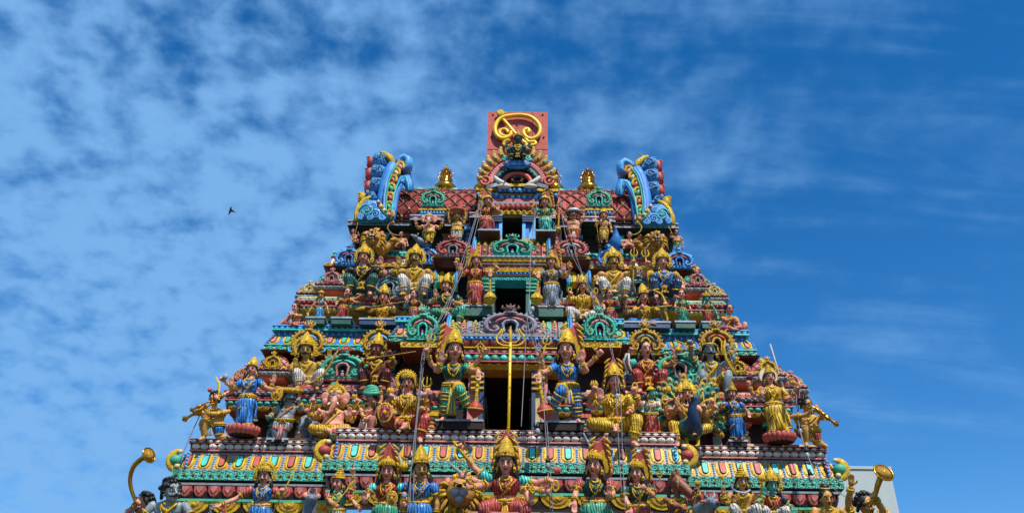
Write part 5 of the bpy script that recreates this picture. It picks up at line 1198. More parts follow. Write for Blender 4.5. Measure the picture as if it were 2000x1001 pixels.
B('horse headed musician with bare chest playing a long brown lute, lowest row', 1322, (1322, 945), z=4.3, hh=42, w=1.25, skin='brown', low='red', crown='none', hair=None, fem=False, kindh='horse', yaw=52, pit=4, pose='stand', thread=True, arms=[('L', 1340, 990, 'give', -.22), ('R', 1362, 960, 'grip', -.15)], props=[('veena', (1345, 1008), (1366, 948), -.24, .035), ('lotus', (1362, 944), -.2, 1)])
B('tan skinned god with a snake round his neck and four open palms, lowest row', 1452, (1449, 939), 11.6, z=4.82, hh=29, w=1.25, pose='squat', skin='tan', low='white', crown='karanda', fem=False, hm='bun', yaw=4, arms=[('L', 1412, 960, 'open', -.1, 'b'), ('L', 1432, 976, 'open', -.2), ('R', 1488, 985, 'open', -.2), ('R', 1490, 958, 'open', -.08, 'b')],
  props=[L_(0, 0, .016, [(1428, 944), (1430, 954), (1440, 960), (1456, 962), (1465, 956)], -.12, 'silver', 'snake'), ('axe', (1412, 938), -.12, 1), ('bud', (1488, 935), -.1, 1.3)])
B('green faced goddess in red blouse with golden ring halo, right part of the lowest row', 1512, (1508, 947), 11.6, z=4.82, hh=29, w=1.2, pose='squat', skin='aqua', top='red', low='white', crown='kirita', halo='ring', arms=[('L', 1492, 962, 'open', -.1), ('R', 1548, 996, 'down', -.12)], sleeves='navy')
B('man with black topknot and pale chest standing near the right end of the lowest row', 1617, (1614, 972), z=4.1, h0=.90, hh=34, w=1.2, skin='tan', low='white', crown='none', hm='bun', fem=False, pose='stand', yaw=4, arms=[('L', 1596, 1040, 'fist'), ('R', 1650, 1020, 'fist')])
B('horn blower at the far right with one arm raised high and a brass horn', 1690, (1690, 985), 12.1, z=3.9, h0=.90, hh=42, skin='tan', low='red', crown='none', hm='curly', fem=False, w=1.2, pose='stand', yaw=30, arms=[('L', 1662, 940, 'open', -.15), ('R', 1708, 972, 'grip', -.25)], props=[('horn', [(1700, 985), (1709, 966), (1714, 948), (1720, 932), (1726, 922)], -.27, .055, 'brass')])
# animals among the lowest row
lion('lion head with closed pale muzzle and shaggy mane at the central goddess\'s knee', 900, 962, 11.5, 4.13, .235, -1, False, body=False)
def beast(label, px, py, Y, z, s, mat, kind, yaw=0):
    p = atY(px, py, Y); root = empty(kind+'_statue', (p.x, Y, z)); tag(root, label, kind+' statue'); hz = p.z-z; b = MB(); R = Matrix.Rotation(radians(yaw), 4, 'Z'); b.M = Matrix.Translation((0, 0, hz)) @ R
    if kind == 'boar':
        b.ball((0, 0, 0), (s*.6, s*.8, s*.6), mat, 14, 9); b.tube([(0, -s*.5, -.05*s), (0, -s*1.1, -s*.2), (0, -s*1.5, -s*.25)], [s*.45, s*.32, s*.26], mat, 12); b.tube([(0, s*.3, -.2*s), (0, s*.8, -s*1.2), (0, s*.9, -s*2.4)], [s*.6, s*.8, s*.8], mat, 12)
    elif kind == 'mouse' or kind == 'rat':
        b.ball((0, 0, 0), (s*.5, s*.7, s*.5), mat, 14, 9); b.tube([(0, -s*.4, 0), (0, -s*.9, s*.1), (0, -s*1.3, s*.05)], [s*.38, s*.25, s*.1], mat, 12); b.tube([(0, s*.3, -.2*s), (0, s*1.0, -s*.5), (0, s*2.0, -s*.6)], [s*.5, s*.8, s*.7], mat, 12)
    elif kind == 'bull':
        b.ball((0, 0, 0), (s*.5, s*.7, s*.55), mat, 14, 9); b.tube([(0, -s*.4, 0), (0, -s*1.0, -s*.25)], [s*.42, s*.3], mat, 12); b.tube([(0, s*.3, 0), (0, s*1.4, -s*.2), (0, s*2.6, -s*.5)], [s*.6, s*.9, s*.9], mat, 12)
    elif kind == 'elephant':
        b.ball((0, 0, 0), (s*.62, s*.7, s*.75), mat, 14, 9); b.tube([(0, -s*.5, -.1*s), (0, -s*.9, -s*.7), (0, -s*.8, -s*1.5), (0, -s*1.1, -s*1.9)], [s*.4, s*.32, s*.22, s*.14], mat, 12); b.tube([(0, s*.4, -.2*s), (0, s*1.5, -s*.4), (0, s*2.6, -s*.5)], [s*.7, s*1.0, s*.9], mat, 12)
        for e in (-1, 1): b.tube([(e*s*.5, s*.9, -s*.8), (e*s*.5, s*.7, -s*2.4)], [s*.32, s*.3], mat, 10)
    elif kind == 'peacock':
        pass
    ob = b.build('body', root); REM.append((ob, s*.06)); Mx = b.M
    for e in (-1, 1):
        m = MB(Mx); m.ball((e*s*.34, -s*.55, s*.22), (s*.12, s*.08, s*.09), 'white', 8, 5); m.ball((e*s*.37, -s*.61, s*.22), s*.05, 'black', 6, 4); m.build('eye', root)
        m = MB(Mx); m.ball((e*s*.62, .05*s, s*(.45 if kind != 'bull' else .2)), (s*.3, s*.12, s*.3 if kind != 'bull' else s*.14), 'pink' if kind != 'bull' else 'salmon', 10, 7); m.build('ear', root)
        if kind in ('boar', 'bull'): m = MB(Mx); m.tube([(e*s*.2, 0, s*.5), (e*s*.45, 0, s*.75), (e*s*.35, -.05*s, s*1.1)], [s*.13, s*.1, s*.02], 'silver', 8); m.build('horn', root)
    m = MB(Mx); m.ball((0, -s*1.5 if kind == 'boar' else -s*1.25, -s*.2 if kind != 'mouse' else s*.05), (s*.22, s*.08, s*.16) if kind != 'elephant' else (s*.02,)*3, 'darkred', 9, 6); m.build('snout', root); return root
beast('pinkish boar headed beast with a pale knob horn, between two goddesses of the lowest row', 608, 975, 11.6, 4.13, .13, 'mouse', 'boar', 15)
beast('grey bull lying behind the horse headed musician', 1388, 984, 11.8, 4.13, .17, 'mouse', 'bull', 15)

# tier one, front row
Za = Z1
def A(label, base, hd, Yr=(12.4, 12.9), **k):
    k['w'] = k.get('w', 1.18)*1.06
    return fig('painted_statue', label, k.pop('z', Za), Yr, base, hd, **k)
A('kneeling trumpeter in blue shorts with garlands at the left corner of the widest ledge', (412, 858), (420, 779), (12.45, 12.7), hh=26, w=1.9, pose='kneelL', pzo=.2, skin='tan', low='blue', bare=True, crown='none', hm='curly', fem=False, fat=.5, yaw=-48, pit=14, arms=[('L', 398, 796, 'grip', -.2), ('R', 405, 806, 'grip', -.22)],
  props=[('pipe', (416, 787), (360, 818), -.24, .045), ('pipe', (410, 783), (374, 800), -.3, .035), ('bud', (410, 762), -.1, 1.0, 'salmon')])
A('goddess in blue sari with curved golden sword on the left red lotus pedestal', (476, 832), (492, 722), (12.35, 12.6), z=6.25, hh=23, w=1.15, skin='pink', top='blue', low='blue', crown='kirita', tilt=6, arms=[('L', 430, 773, 'grip', -.1, 'b'), ('L', 452, 748, 'open', -.15), ('L', 440, 745, 'grip', .02, 'b'), ('R', 530, 760, 'fist', -.2), ('R', 535, 742, 'open', -.02, 'b')],
  props=[('sword', (427, 772), (421, 734), -.12, -.03, 'yellow'), ('lotusbase', .21), ('pot', (440, 735), -.02, 1, 'silver'), ('shield', (541, 768), -.1, .07)])
A('fat grey skinned man with a huge golden hat and red scarf on the widest ledge', (548, 845), (568, 772), (12.5, 12.7), hh=28, w=1.35, pose='stand', pzo=.30, skin='grey', low='white', bare=True, crown='hat', hm='curly', fem=False, fat=.6, moust=True, yaw=25, pit=6, acc='salmon', arms=[('L', 528, 812, 'fist', -.2), ('R', 586, 786, 'fist', -.18)])
A('pink elephant headed god with many arms sitting cross legged on the widest ledge', (648, 845), (655, 778), (12.5, 12.65), z=6.2, hh=31, w=1.35, pose='cross', skin='pink', low='gold', acc='yellow', crown='karanda', hair=None, halo='ring', fem=False, fat=.9, kindh='elephant', arms=[('L', 612, 790, 'grip', -.05, 'b'), ('L', 622, 806, 'grip', -.18), ('L', 604, 806, 'grip', -.08, 'b'), ('R', 697, 790, 'grip', -.05, 'b'), ('R', 683, 808, 'open', -.18), ('R', 690, 812, 'grip', -.1, 'b')],
  props=[('sword', (607, 785), (616, 768), -.06, .0), ('axe', (696, 780), -.06, 1.2), ('spear', (690, 800), (705, 780), -.12, ''), ('spear', (600, 815), (610, 782), -.1, '')])
beast('grey elephant mount looking up beside the seated elephant headed god', 598, 822, 12.55, 6.11, .13, 'mouse', 'elephant', -25)
A('bare chested man in a tall green turban with moustache facing left, arm raised overhead', (718, 838), (724, 777), (12.1, 12.4), hh=28, w=1.35, pose='kneelR', skin='pink', low='white', bare=True, crown='turban', fem=False, moust=True, yaw=-42, fat=.3, acc='salmon', arms=[('R', 744, 762, 'grip', -.02), ('L', 712, 815, 'fist', -.2), ('R', 757, 800, 'grip', -.2)], props=[('spear', (762, 800), (765, 765), -.22, '')])
A('dark gold goddess with feathered crown seated above a small black head', (797, 836), (796, 748), (12.05, 12.4), hh=29, w=1.3, pose='lalR', skin='pink', top='oldgold', low='red', acc='gold', crown='tiara', halo='ring:L', hm='long', arms=[('L', 762, 780, 'grip', -.12, 'b'), ('L', 768, 806, 'grip', -.2), ('R', 832, 778, 'grip', -.1, 'b'), ('R', 828, 800, 'grip', -.15)],
  props=[('spear', (830, 790), (833, 755), -.12, 'tri'), ('shield', (752, 805), -.28, .07, 'cloth_salmon'), ('bud', (762, 765), -.14, 1)])
def bust(label, px, py, Y, z, r):
    p = atY(px, py, Y); root = empty('head_sculpture', (p.x, Y, z)); tag(root, label, 'head sculpture'); hz = p.z-z; fg = Fig(); fg.H = 1.0; fg.body = MB(); k = r/.07
    head_parts(fg, root, 'blackskin', 'hair', 'tiara', k, Vector((0, 0, hz)), 0, 8, False); fg.body.tube([(0, .02, hz-.03), (0, .02, 0)], [r*.6, r*.8], 'blackskin', 12); ob = fg.body.build('body', root); REM.append((ob, r*.08))
    m = MB(); m.tube([(r*1.5*cos(a), -.02, hz-r*.1+r*1.75*sin(a)) for a in [radians(-60+t*15) for t in range(21)]], r*.22, 'gold', 8); m.build('halo', root)
bust('small black painted head in a gold frame at the feet of the dark gold goddess', 783, 820, 12.0, 6.11, .10)
A('tall guardian in green leggings with a mace, left of the largest doorway', (882, 820), (888, 684), (11.95, 12.0), z=6.25, hh=39, w=1.35, pose='guardR', skin='pink', top='deepgreen', low='green', crown='kirita', halo='flame:L', yaw=10, sleeves='green', sash=False, pit=-2, arms=[('L', 836, 693, 'grip', -.08, 'b'), ('L', 862, 700, 'open', -.2), ('R', 934, 730, 'down', -.25), ('R', 942, 690, 'pinch', -.08, 'b')],
  props=[('mace', (934, 735), (928, 798), .085, -.28, 'red'), ('disc', (938, 677), -.1, 1.2), ('spear', (834, 695), (840, 668), -.1, 'tri'), L_(0, 0, .018, [(845, 770), (842, 782), (848, 790)], -.05, 'salmon', 'scarf_end')])
A('tall guardian in blue leggings with a mace, right of the largest doorway', (1112, 822), (1106, 684), (11.95, 12.0), z=6.25, hh=39, w=1.35, pose='guardL', skin='pink', top='blue', low='blue', crown='kirita', halo='flame:R', yaw=-12, sleeves='blue', sash=False, pit=-2, arms=[('L', 1053, 735, 'down', -.25), ('L', 1056, 700, 'pinch', -.08, 'b'), ('R', 1136, 700, 'open', -.2), ('R', 1166, 695, 'grip', -.08, 'b')],
  props=[('mace', (1052, 740), (1064, 802), .085, -.28, 'red'), ('disc', (1052, 678), -.1, .9, 'silver'), ('spear', (1058, 700), (1066, 672), -.1, 'tri'), ('disc', (1162, 675), -.1, 1.0)])
A('goddess in yellow sari seated with one knee raised, right of the largest doorway', (1200, 842), (1200, 744), (12.05, 12.3), hh=32, w=1.3, pose='lalR', skin='pink', top='gold', low='yellow', acc='gold', crown='kirita', halo='flame', arms=[('L', 1158, 768, 'grip', -.08, 'b'), ('L', 1172, 774, 'open', -.2), ('R', 1242, 770, 'grip', -.08, 'b'), ('R', 1230, 798, 'pinch', -.25)],
  props=[('noose', (1240, 756), -.1, 1.1), ('bud', (1160, 752), -.1, 1), ('conch', (1229, 783), -.2, 1.1, 'yellow')])
A('small green faced woman in red sari facing right beside the peacock rider', (1270, 846), (1272, 767), (12.1, 12.4), hh=20, skin='aqua', top='white', low='salmon', crown='cap', yaw=35, arms=[('L', 1255, 798, 'down', -.1), ('R', 1286, 800, 'fist', -.2)])
def peacock(fg, root, Lc, H, hands):
    m = MB(); c = Lc(1345, 806, .12); random.seed(5)
    for ring_, (r0, n) in enumerate(((.42, 24), (.35, 22), (.28, 18), (.21, 14))):
        for j in range(n):
            a = radians(-35+250*j/(n-1)+ring_*3); d = Vector((cos(a), 0, sin(a)*.95)); p = c+d*r0*1.0+Vector((0, -.02*ring_, 0)); R = Matrix.Rotation(-(a-pi/2), 3, 'Y')
            m.ball(p, (.048, .012, .09), ('oldgold', 'deepgreen', 'green')[(j+ring_) % 3], 9, 5, R)
            m.ball(p+d*.04+Vector((0, -.012, 0)), (.024, .008, .03), 'deepgreen' if j % 2 else 'gold', 8, 4, R); m.ball(p+d*.045+Vector((0, -.019, 0)), (.012, .006, .014), 'navy', 6, 4)
    m.plate([(c.x+.36*cos(radians(a)), c.z+.34*sin(radians(a))) for a in range(-30, 211, 20)], c.y+.005, c.y+.05, 'deepgreen'); m.build('peacock_fan', root, scale=H)
    m = MB(); m.ball(Lc(1345, 838, -.05), (.18, .26, .13), 'deepgreen', 16, 9); m.tube([Lc(1352, 838, -.2), Lc(1355, 815, -.30), Lc(1352, 795, -.32), Lc(1357, 779, -.33), Lc(1354, 774, -.34)], [.11, .075, .05, .042, .045], 'navy', 12)
    m.tube([Lc(1352, 773, -.35), Lc(1346, 775, -.36)], [.025, .004], 'oldgold', 7)
    for k in (-1, 0, 1): m.tube([Lc(1356, 772, -.34), Lc(1357+3*k, 764, -.34)], [.006, .009], 'gold', 5)
    for a in (1340, 1362): m.tube([Lc(a, 850, -.15), Lc(a+2, 868, -.2), Lc(a-3, 870, -.26)], [.03, .018, .012], 'gold', 8)
    m.build('peacock', root, scale=H)
A('young god with three crowned faces riding a dark peacock before its spread fan', (1342, 846), (1341, 768), (12.35, 12.45), z=6.2, hh=24, w=1.15, pose='lalL', skin='pink', low='yellow', crown='kirita', fem=False, yaw=0, arms=[('L', 1300, 790, 'grip', -.0, 'b'), ('L', 1322, 788, 'open', -.22), ('L', 1308, 806, 'grip', -.1, 'b'), ('R', 1388, 792, 'grip', -.0, 'b'), ('R', 1376, 800, 'grip', -.2), ('R', 1392, 800, 'grip', -.08, 'b')],
  props=[('spear', (1344, 812), (1308, 762), -.26, 'lotusbud'), ('spear', (1378, 802), (1372, 765), -.2, ''), ('spear', (1394, 800), (1398, 770), -.1, ''), ('noose', (1298, 780), -.05, 1.3)], extra=peacock, extraheads=[(1329, 772, -38), (1353, 772, 38)])
A('small woman in blue sari with golden crown, right of the peacock rider', (1440, 853), (1430, 768), (12.45, 12.6), z=6.2, hh=21, skin='pink', top='blue', low='blue', crown='karanda', yaw=-25, arms=[('L', 1412, 792, 'grip', -.15), ('R', 1462, 808, 'down', -.12)], props=[('bud', (1410, 778), -.15, 1.2, 'salmon')])
A('goddess in yellow sari with white disc halo on the right red lotus pedestal', (1520, 835), (1503, 737), (12.35, 12.6), z=6.25, hh=24, w=1.3, skin='pink', top='yellow', low='yellow', crown='karanda', halo='disc', tilt=6, arms=[('L', 1464, 754, 'grip', -.05, 'b'), ('L', 1488, 766, 'open', -.18), ('R', 1534, 778, 'give', -.15), ('R', 1552, 762, 'pinch', -.05, 'b')],
  props=[('lotusbase', .21), ('bud', (1464, 738), -.05, 1.1, 'darkred'), ('bud', (1549, 748), -.05, 1.0)])
A('kneeling trumpeter with red cloth at the right corner of the widest ledge', (1580, 866), (1574, 790), (12.4, 12.6), hh=27, w=1.9, pose='kneelL', pzo=.2, skin='tan', low='salmon', bare=True, crown='none', hm='curly', fem=False, fat=.5, yaw=38, pit=8, arms=[('R', 1598, 800, 'grip', -.2), ('L', 1590, 802, 'grip', -.22)], props=[('pipe', (1582, 790), (1634, 828), -.25, .045), ('pipe', (1592, 795), (1618, 817), -.3, .04)])
# tier one, seated upper row
Zu = 7.19
def U(label, base, hd, Yr=(12.75, 13.05), **k):
    k['w'] = k.get('w', 1.18)*1.1
    return fig('painted_statue', label, k.pop('z', Zu), Yr, base, hd, **k)
U('gold skinned man with curled moustache and crown raising both palms, a bow across his knees', (608, 752), (597, 684), hh=31, w=1.55, pose='squat', skin='och', low='white', crown='kirita', halo='ring:L', hm='long', fem=False, moust=True, yaw=12, thread=True, arms=[('L', 577, 712, 'open', -.2), ('R', 643, 696, 'open', -.1)], props=[('bow', [(593, 752), (612, 745), (630, 733), (643, 716), (652, 698), (660, 684)], -.28, .016, 'oldgold')])
U('brown skinned man in golden crown playing a long dark lute beside a red mouthed arch', (735, 752), (736, 682), hh=28, w=1.4, pose='squat', skin='brown', low='darkred', crown='kirita', fem=False, yaw=-15, arms=[('L', 714, 702, 'grip', -.22), ('R', 764, 694, 'grip', -.18)], props=[('veena', (712, 702), (812, 686), -.26, .035)])
U('seated crownless woman in red and teal with long black hair holding out a golden cup', (1266, 757), (1261, 682), hh=30, w=1.4, pose='squat', skin='pink', top='red', low='red', crown='none', hm='long', yaw=12, sleeves='turq', arms=[('L', 1228, 690, 'grip', -.1), ('R', 1318, 695, 'open', -.2)], bare=False, props=[('pot', (1325, 682), -.22), L_(0, 0, .012, [(1224, 690), (1218, 705), (1224, 725)], -.12, 'silver', 'white_cloth'), L_(0, 0, .012, [(1228, 690), (1228, 710), (1236, 730)], -.14, 'white', 'white_cloth')])
U('seated blue grey skinned archer with gold scarf, a bow and a raised arrow', (1392, 758), (1386, 684), hh=31, w=1.5, pose='squat', skin='grey', low='oldgold', bare=True, crown='band', hm='long', fem=False, moust=True, yaw=0, arms=[('L', 1348, 676, 'grip', -.15), ('R', 1424, 684, 'grip', -.1)], props=[('bow', [(1416, 664), (1414, 678), (1418, 700), (1428, 718), (1438, 732)], -.16, .017, 'gold'), ('spear', (1370, 683), (1318, 664), -.18, '')])
# tier two, front row
Zc = Z2
def S(label, base, hd, Yr=(13.05, 13.5), **k):
    k['w'] = k.get('w', 1.18)*1.14
    return fig('painted_statue', label, k.pop('z', Zc), Yr, base, hd, **k)
S('pink crouching figure with knees drawn up at the left edge of the second ledge', (578, 640), (578, 601), (13.2, 13.3), hh=18, w=1.2, pose='cross', skin='pink', low='salmon', crown='none', fem=False, yaw=-30, arms=[('L', 566, 616, 'fist', -.2), ('R', 570, 612, 'fist', -.2)], props=[L_(0, 0, .06, [(572, 612), (562, 622), (552, 630), (545, 634), (548, 640), (556, 638)], -.1, 'pink', 'curled_tail')])
S('small woman in bright blue sari on a dark slab, left on the second ledge', (620, 632), (627, 577), Yr=(13.12, 13.12), z=8.5, hh=18, skin='tan', top='blue', low='sky', crown='cap', sleeves=False, arms=[('L', 602, 612, 'down', -.1), ('R', 641, 608, 'fist', -.1)])
S('woman in salmon sari bowing right towards the crosslegged lute player, second ledge', (663, 632), (678, 571), Yr=(13.12, 13.12), z=8.5, hh=18, w=1.25, skin='pink', top='red', low='salmon', crown='none', hm='bun', yaw=32, sleeves='gold', arms=[('L', 658, 590, 'down', -.05), ('R', 700, 590, 'give', -.25), ('R', 706, 576, 'give', -.15)])
S('goddess in yellow robe cross legged playing a long lute, left half of the second ledge', (745, 640), (749, 581), (13.0, 13.3), z=8.47, hh=24, w=1.2, pose='cross', skin='pink', top='gold', low='yellow', acc='gold', crown='kirita', arms=[('L', 722, 600, 'give', -.22), ('R', 766, 598, 'grip', -.2)], props=[('veena', (692, 606), (795, 588), -.28, .055)])
S('small woman in red and salmon facing left, above the left green arch', (808, 622), (809, 575), hh=16, skin='pink', top='red', low='salmon', crown='none', hm='bun', yaw=-30, sleeves='deepgreen', arms=[('L', 794, 588, 'fist', -.15), ('R', 822, 600, 'down', -.1)])
S('seated goddess in dark green raising one palm, left of the salmon robed guardian woman', (878, 622), (872, 558), (12.95, 13.2), hh=22, w=1.2, pose='lalR', skin='pink', top='deepgreen', low='green', crown='kirita', yaw=-28, arms=[('L', 850, 575, 'open', -.2), ('R', 890, 590, 'fist', -.1)])
S('guardian woman in salmon sari with a golden mace, left of the second doorway', (926, 597), (930, 510), (12.85, 12.9), z=8.62, hh=22, w=1.25, skin='pink', top='red', low='salmon', crown='karanda', halo='flame:L', yaw=8, arms=[('L', 900, 525, 'open', -.18), ('L', 893, 520, 'grip', -.05, 'b'), ('R', 957, 532, 'down', -.22), ('R', 967, 528, 'grip', -.08, 'b')], props=[('mace', (957, 535), (957, 582), .105, -.24, 'gold'), ('disc', (968, 515), -.1, .9), ('bud', (893, 508), -.05, 1)])
S('guardian woman in silver grey sari with a golden mace, right of the second doorway', (1078, 597), (1077, 512), (12.85, 12.9), z=8.62, hh=22, w=1.25, skin='pink', top='grey', low='silver', crown='karanda', halo='flame:R', yaw=-10, arms=[('L', 1052, 535, 'down', -.22), ('L', 1040, 530, 'pinch', -.08, 'b'), ('R', 1102, 525, 'open', -.18), ('R', 1112, 528, 'grip', -.05, 'b')], props=[('mace', (1052, 538), (1048, 583), .105, -.24, 'gold'), ('conch', (1042, 515), -.1, 1, 'silver'), ('disc', (1112, 515), -.05, .9)])
S('goddess with bare knee and golden ornaments seated right of the silver robed guardian', (1138, 622), (1138, 560), (12.95, 13.2), hh=21, w=1.2, pose='lalL', skin='pink', top='gold', low='white', crown='kirita', yaw=12, arms=[('L', 1112, 578, 'grip', -.15), ('R', 1160, 580, 'open', -.15)], props=[('noose', (1113, 566), -.16, 1), ('noose', (1164, 568), -.16, 1.1)])
S('woman in red sari with gold sash beside the right green arch of the second ledge', (1193, 622), (1190, 574), hh=17, skin='pink', top='red', low='salmon', crown='none', hm='bun', yaw=22, arms=[('L', 1180, 598, 'down', -.1), ('R', 1206, 588, 'pinch', -.15)], props=[('lotus', (1210, 578), -.15, 1)])
S('seated goddess in gold and blue drawing a bow, right half of the second ledge', (1260, 642), (1257, 581), (13.0, 13.3), z=8.47, hh=24, w=1.2, pose='cross', skin='pink', top='gold', low='blue', acc='gold', crown='kirita', yaw=12, arms=[('L', 1250, 602, 'grip', -.22), ('R', 1296, 600, 'grip', -.2), ('L', 1222, 596, 'fist', -.0, 'b')], props=[('bow', [(1276, 566), (1292, 574), (1300, 590), (1298, 606), (1304, 622), (1298, 636)], -.24, .022, 'gold'), ('spear', (1252, 603), (1312, 596), -.28, '')])
S('small woman in green sari standing on a slab right of the bow drawing goddess', (1335, 636), (1331, 575), Yr=(13.12, 13.12), z=8.5, hh=18, skin='pink', top='green', low='green', crown='none', hm='bun', yaw=-8, sleeves='turq', arms=[('L', 1318, 600, 'give', -.2), ('R', 1350, 608, 'fist', -.1)])
S('small blue faced woman in red and gold dress near the second ledge\'s right end', (1384, 640), (1380, 583), Yr=(13.12, 13.12), z=8.5, hh=15, skin='aqua', top='red', low='salmon', crown='karanda', sleeves='green', arms=[('L', 1364, 600, 'fist', -.1), ('R', 1402, 618, 'down', -.1)])
S('pink crouching boy with folded arms at the right edge of the second ledge', (1424, 650), (1424, 604), (13.15, 13.3), hh=19, w=1.2, pose='cross', skin='pink', low='salmon', crown='none', fem=False, yaw=22, arms=[('L', 1430, 622, 'fist', -.2), ('R', 1436, 624, 'fist', -.2)], props=[L_(0, 0, .055, [(1432, 622), (1442, 634), (1450, 642), (1456, 640), (1454, 630)], -.1, 'pink', 'curled_tail')])
# tier two, seated upper row
Zv = 9.13
def V(label, base, hd, Yr=(13.3, 13.6), **k):
    k['w'] = k.get('w', 1.18)*1.1
    return fig('painted_statue', label, k.pop('z', Zv), Yr, base, hd, **k)
V('goddess in black blouse with round gold halo plates seated on the upper left shelf', (708, 571), (710, 503), hh=24, w=1.45, pose='squat', skin='pink', top='black', low='deepgreen', crown='kirita', halo='ring', hm='long', arms=[('L', 675, 548, 'down', -.05), ('R', 744, 512, 'open', -.05)], sleeves=True)
V('bare chested gold skinned man with moustache and high crown seated on the upper left shelf', (812, 569), (811, 505), hh=25, w=1.5, pose='squat', skin='och', low='white', crown='kirita', halo='ring', hm='long', fem=False, moust=True, yaw=-4, arms=[('L', 778, 512, 'open', -.05), ('R', 842, 545, 'down', -.05)])
V('bare chested moustached tan man grasping the left of the two tridents', (1198, 573), (1198, 511), hh=25, w=1.5, pose='squat', skin='tan', low='white', crown='kirita', halo='ring', hm='long', fem=False, moust=True, yaw=6, arms=[('L', 1168, 548, 'down', -.05), ('R', 1238, 518, 'grip', -.15)], props=[('spear', (1236, 566), (1238, 500), -.16, 'tri')])
V('goddess in blue and gold grasping the right of the two tridents', (1296, 577), (1294, 512), hh=24, w=1.45, pose='squat', skin='pink', top='blue', low='navy', acc='gold', crown='kirita', halo='ring', hm='long', arms=[('L', 1263, 520, 'grip', -.15), ('R', 1332, 555, 'down', -.05)], sleeves='gold', props=[('spear', (1268, 566), (1261, 501), -.16, 'tri')])
# tier three
Zt = Z3
def T(label, base, hd, Yr=(13.7, 14.0), **k):
    k['w'] = k.get('w', 1.18)*1.28
    return fig('painted_statue', label, k.pop('z', Zt), Yr, base, hd, **k)
T('pink guard with a long golden club at the left end of the top ledge', (694, 490), (690, 452), (13.5, 13.6), hh=18, w=1.3, pose='stand', pzo=.2, skin='pink', low='salmon', crown='none', fem=False, yaw=-25, fat=.4, arms=[('R', 700, 456, 'grip', -.15), ('L', 690, 470, 'fist', -.1)], props=[('spear', (687, 486), (698, 438), -.2, 'blade')])
T('chubby child sitting and blowing a curved pale horn beside the roaring lion on the left', (782, 492), (784, 458), (13.55, 13.7), hh=16, w=1.3, pose='babysit', skin='pink', low='salmon', bare=True, crown='none', fem=False, fat=.8, yaw=-25, sash=False, arms=[('L', 764, 458, 'grip', -.15), ('R', 796, 478, 'fist', -.1)], props=[('horn', [(780, 459), (770, 458), (761, 452), (757, 444), (762, 436), (769, 434)], -.2, .055, 'tan')])
T('standing elephant headed god in yellow dhoti below the left green roof arch', (838, 474), (838, 428), (13.45, 13.6), hh=24, w=1.4, pose='stand', pzo=.28, skin='pink', low='yellow', acc='gold', crown='cap', hair=None, fem=False, fat=.8, kindh='elephant', arms=[('L', 814, 440, 'grip', -.1), ('L', 812, 436, 'open', -.0, 'b'), ('R', 862, 440, 'grip', -.1), ('R', 864, 434, 'open', .0, 'b')], props=[('disc', (812, 430), -.05, .9), ('bud', (862, 430), -.05, 1)])
beast('small blue grey mouse beside the standing elephant headed god', 812, 463, 13.5, Zt, .09, 'mouse', 'rat', -50)
T('man holding a round basket on his head with both arms raised, upper left', (892, 474), (893, 422), (13.4, 13.55), hh=18, w=1.25, pose='stand', pzo=.3, skin='tan', low='white', acc='green', crown='basket', fem=False, fat=.4, sash=False, arms=[('L', 878, 408, 'grip', .0), ('R', 908, 408, 'grip', .0)])
T('guardian woman in red sari left of the topmost doorway', (947, 455), (953, 394), (13.25, 13.3), z=10.42, hh=19, w=1.3, pzo=.34, skin='pink', top='red', low='salmon', crown='cap', halo='flame:L', yaw=12, arms=[('L', 932, 420, 'down', -.1), ('L', 938, 392, 'grip', .0, 'b'), ('R', 966, 402, 'pinch', -.1), ('R', 974, 406, 'open', -.05, 'b')], props=[('bud', (937, 384), .0, 1.1)])
T('guardian woman in turquoise sari right of the topmost doorway', (1067, 455), (1064, 395), (13.25, 13.3), z=10.42, hh=19, w=1.3, pzo=.34, skin='pink', top='green', low='turq', crown='cap', halo='flame:R', yaw=-10, arms=[('L', 1044, 405, 'pinch', -.1), ('L', 1038, 402, 'grip', .0, 'b'), ('R', 1082, 418, 'down', -.1), ('R', 1090, 402, 'open', .0, 'b')], props=[('mace', (1092, 420), (1090, 448), .07, -.1, 'oldgold'), ('noose', (1040, 394), -.05, 1)])
T('man in a wide white hat with both arms raised, upper right', (1120, 476), (1120, 418), (13.4, 13.55), hh=18, w=1.25, pose='stand', pzo=.3, skin='pink', low='salmon', acc='white', crown='whitehat', fem=False, fat=.4, sash=False, arms=[('L', 1102, 414, 'grip', .0), ('R', 1140, 410, 'grip', .0)])
T('youth in short yellow cloth standing with a tall spear below the right green roof arch', (1180, 474), (1179, 421), (13.45, 13.6), hh=18, w=1.15, pose='stand', skin='pink', low='yellow', bare=True, crown='cap', fem=False, arms=[('L', 1166, 436, 'grip', -.1), ('R', 1194, 450, 'fist', -.1)], props=[('spear', (1170, 474), (1163, 420), -.15, 'blade')])
T('chubby child blowing a golden horn beside the roaring lion on the right', (1228, 496), (1229, 459), (13.55, 13.7), hh=15, w=1.3, pose='babysit', skin='pink', low='salmon', bare=True, crown='none', fem=False, fat=.8, yaw=25, sash=False, arms=[('R', 1249, 462, 'grip', -.15), ('L', 1216, 478, 'fist', -.1)], props=[('horn', [(1233, 458), (1242, 457), (1250, 452), (1253, 444), (1249, 437), (1244, 434)], -.2, .055, 'gold')])
T('pot bellied guard at the right end of the top ledge with golden torch staff', (1324, 496), (1321, 454), (13.5, 13.6), hh=19, w=1.3, pose='stand', pzo=.2, skin='pink', low='green', crown='none', fem=False, yaw=22, fat=.7, arms=[('L', 1310, 458, 'grip', -.15), ('R', 1334, 480, 'fist', -.1)], props=[('spear', (1326, 480), (1308, 446), -.2, 'blade')])
lion('roaring golden lion with open jaws on the left of the top ledge', 730, 466, 13.6, Zt, .185, 1)
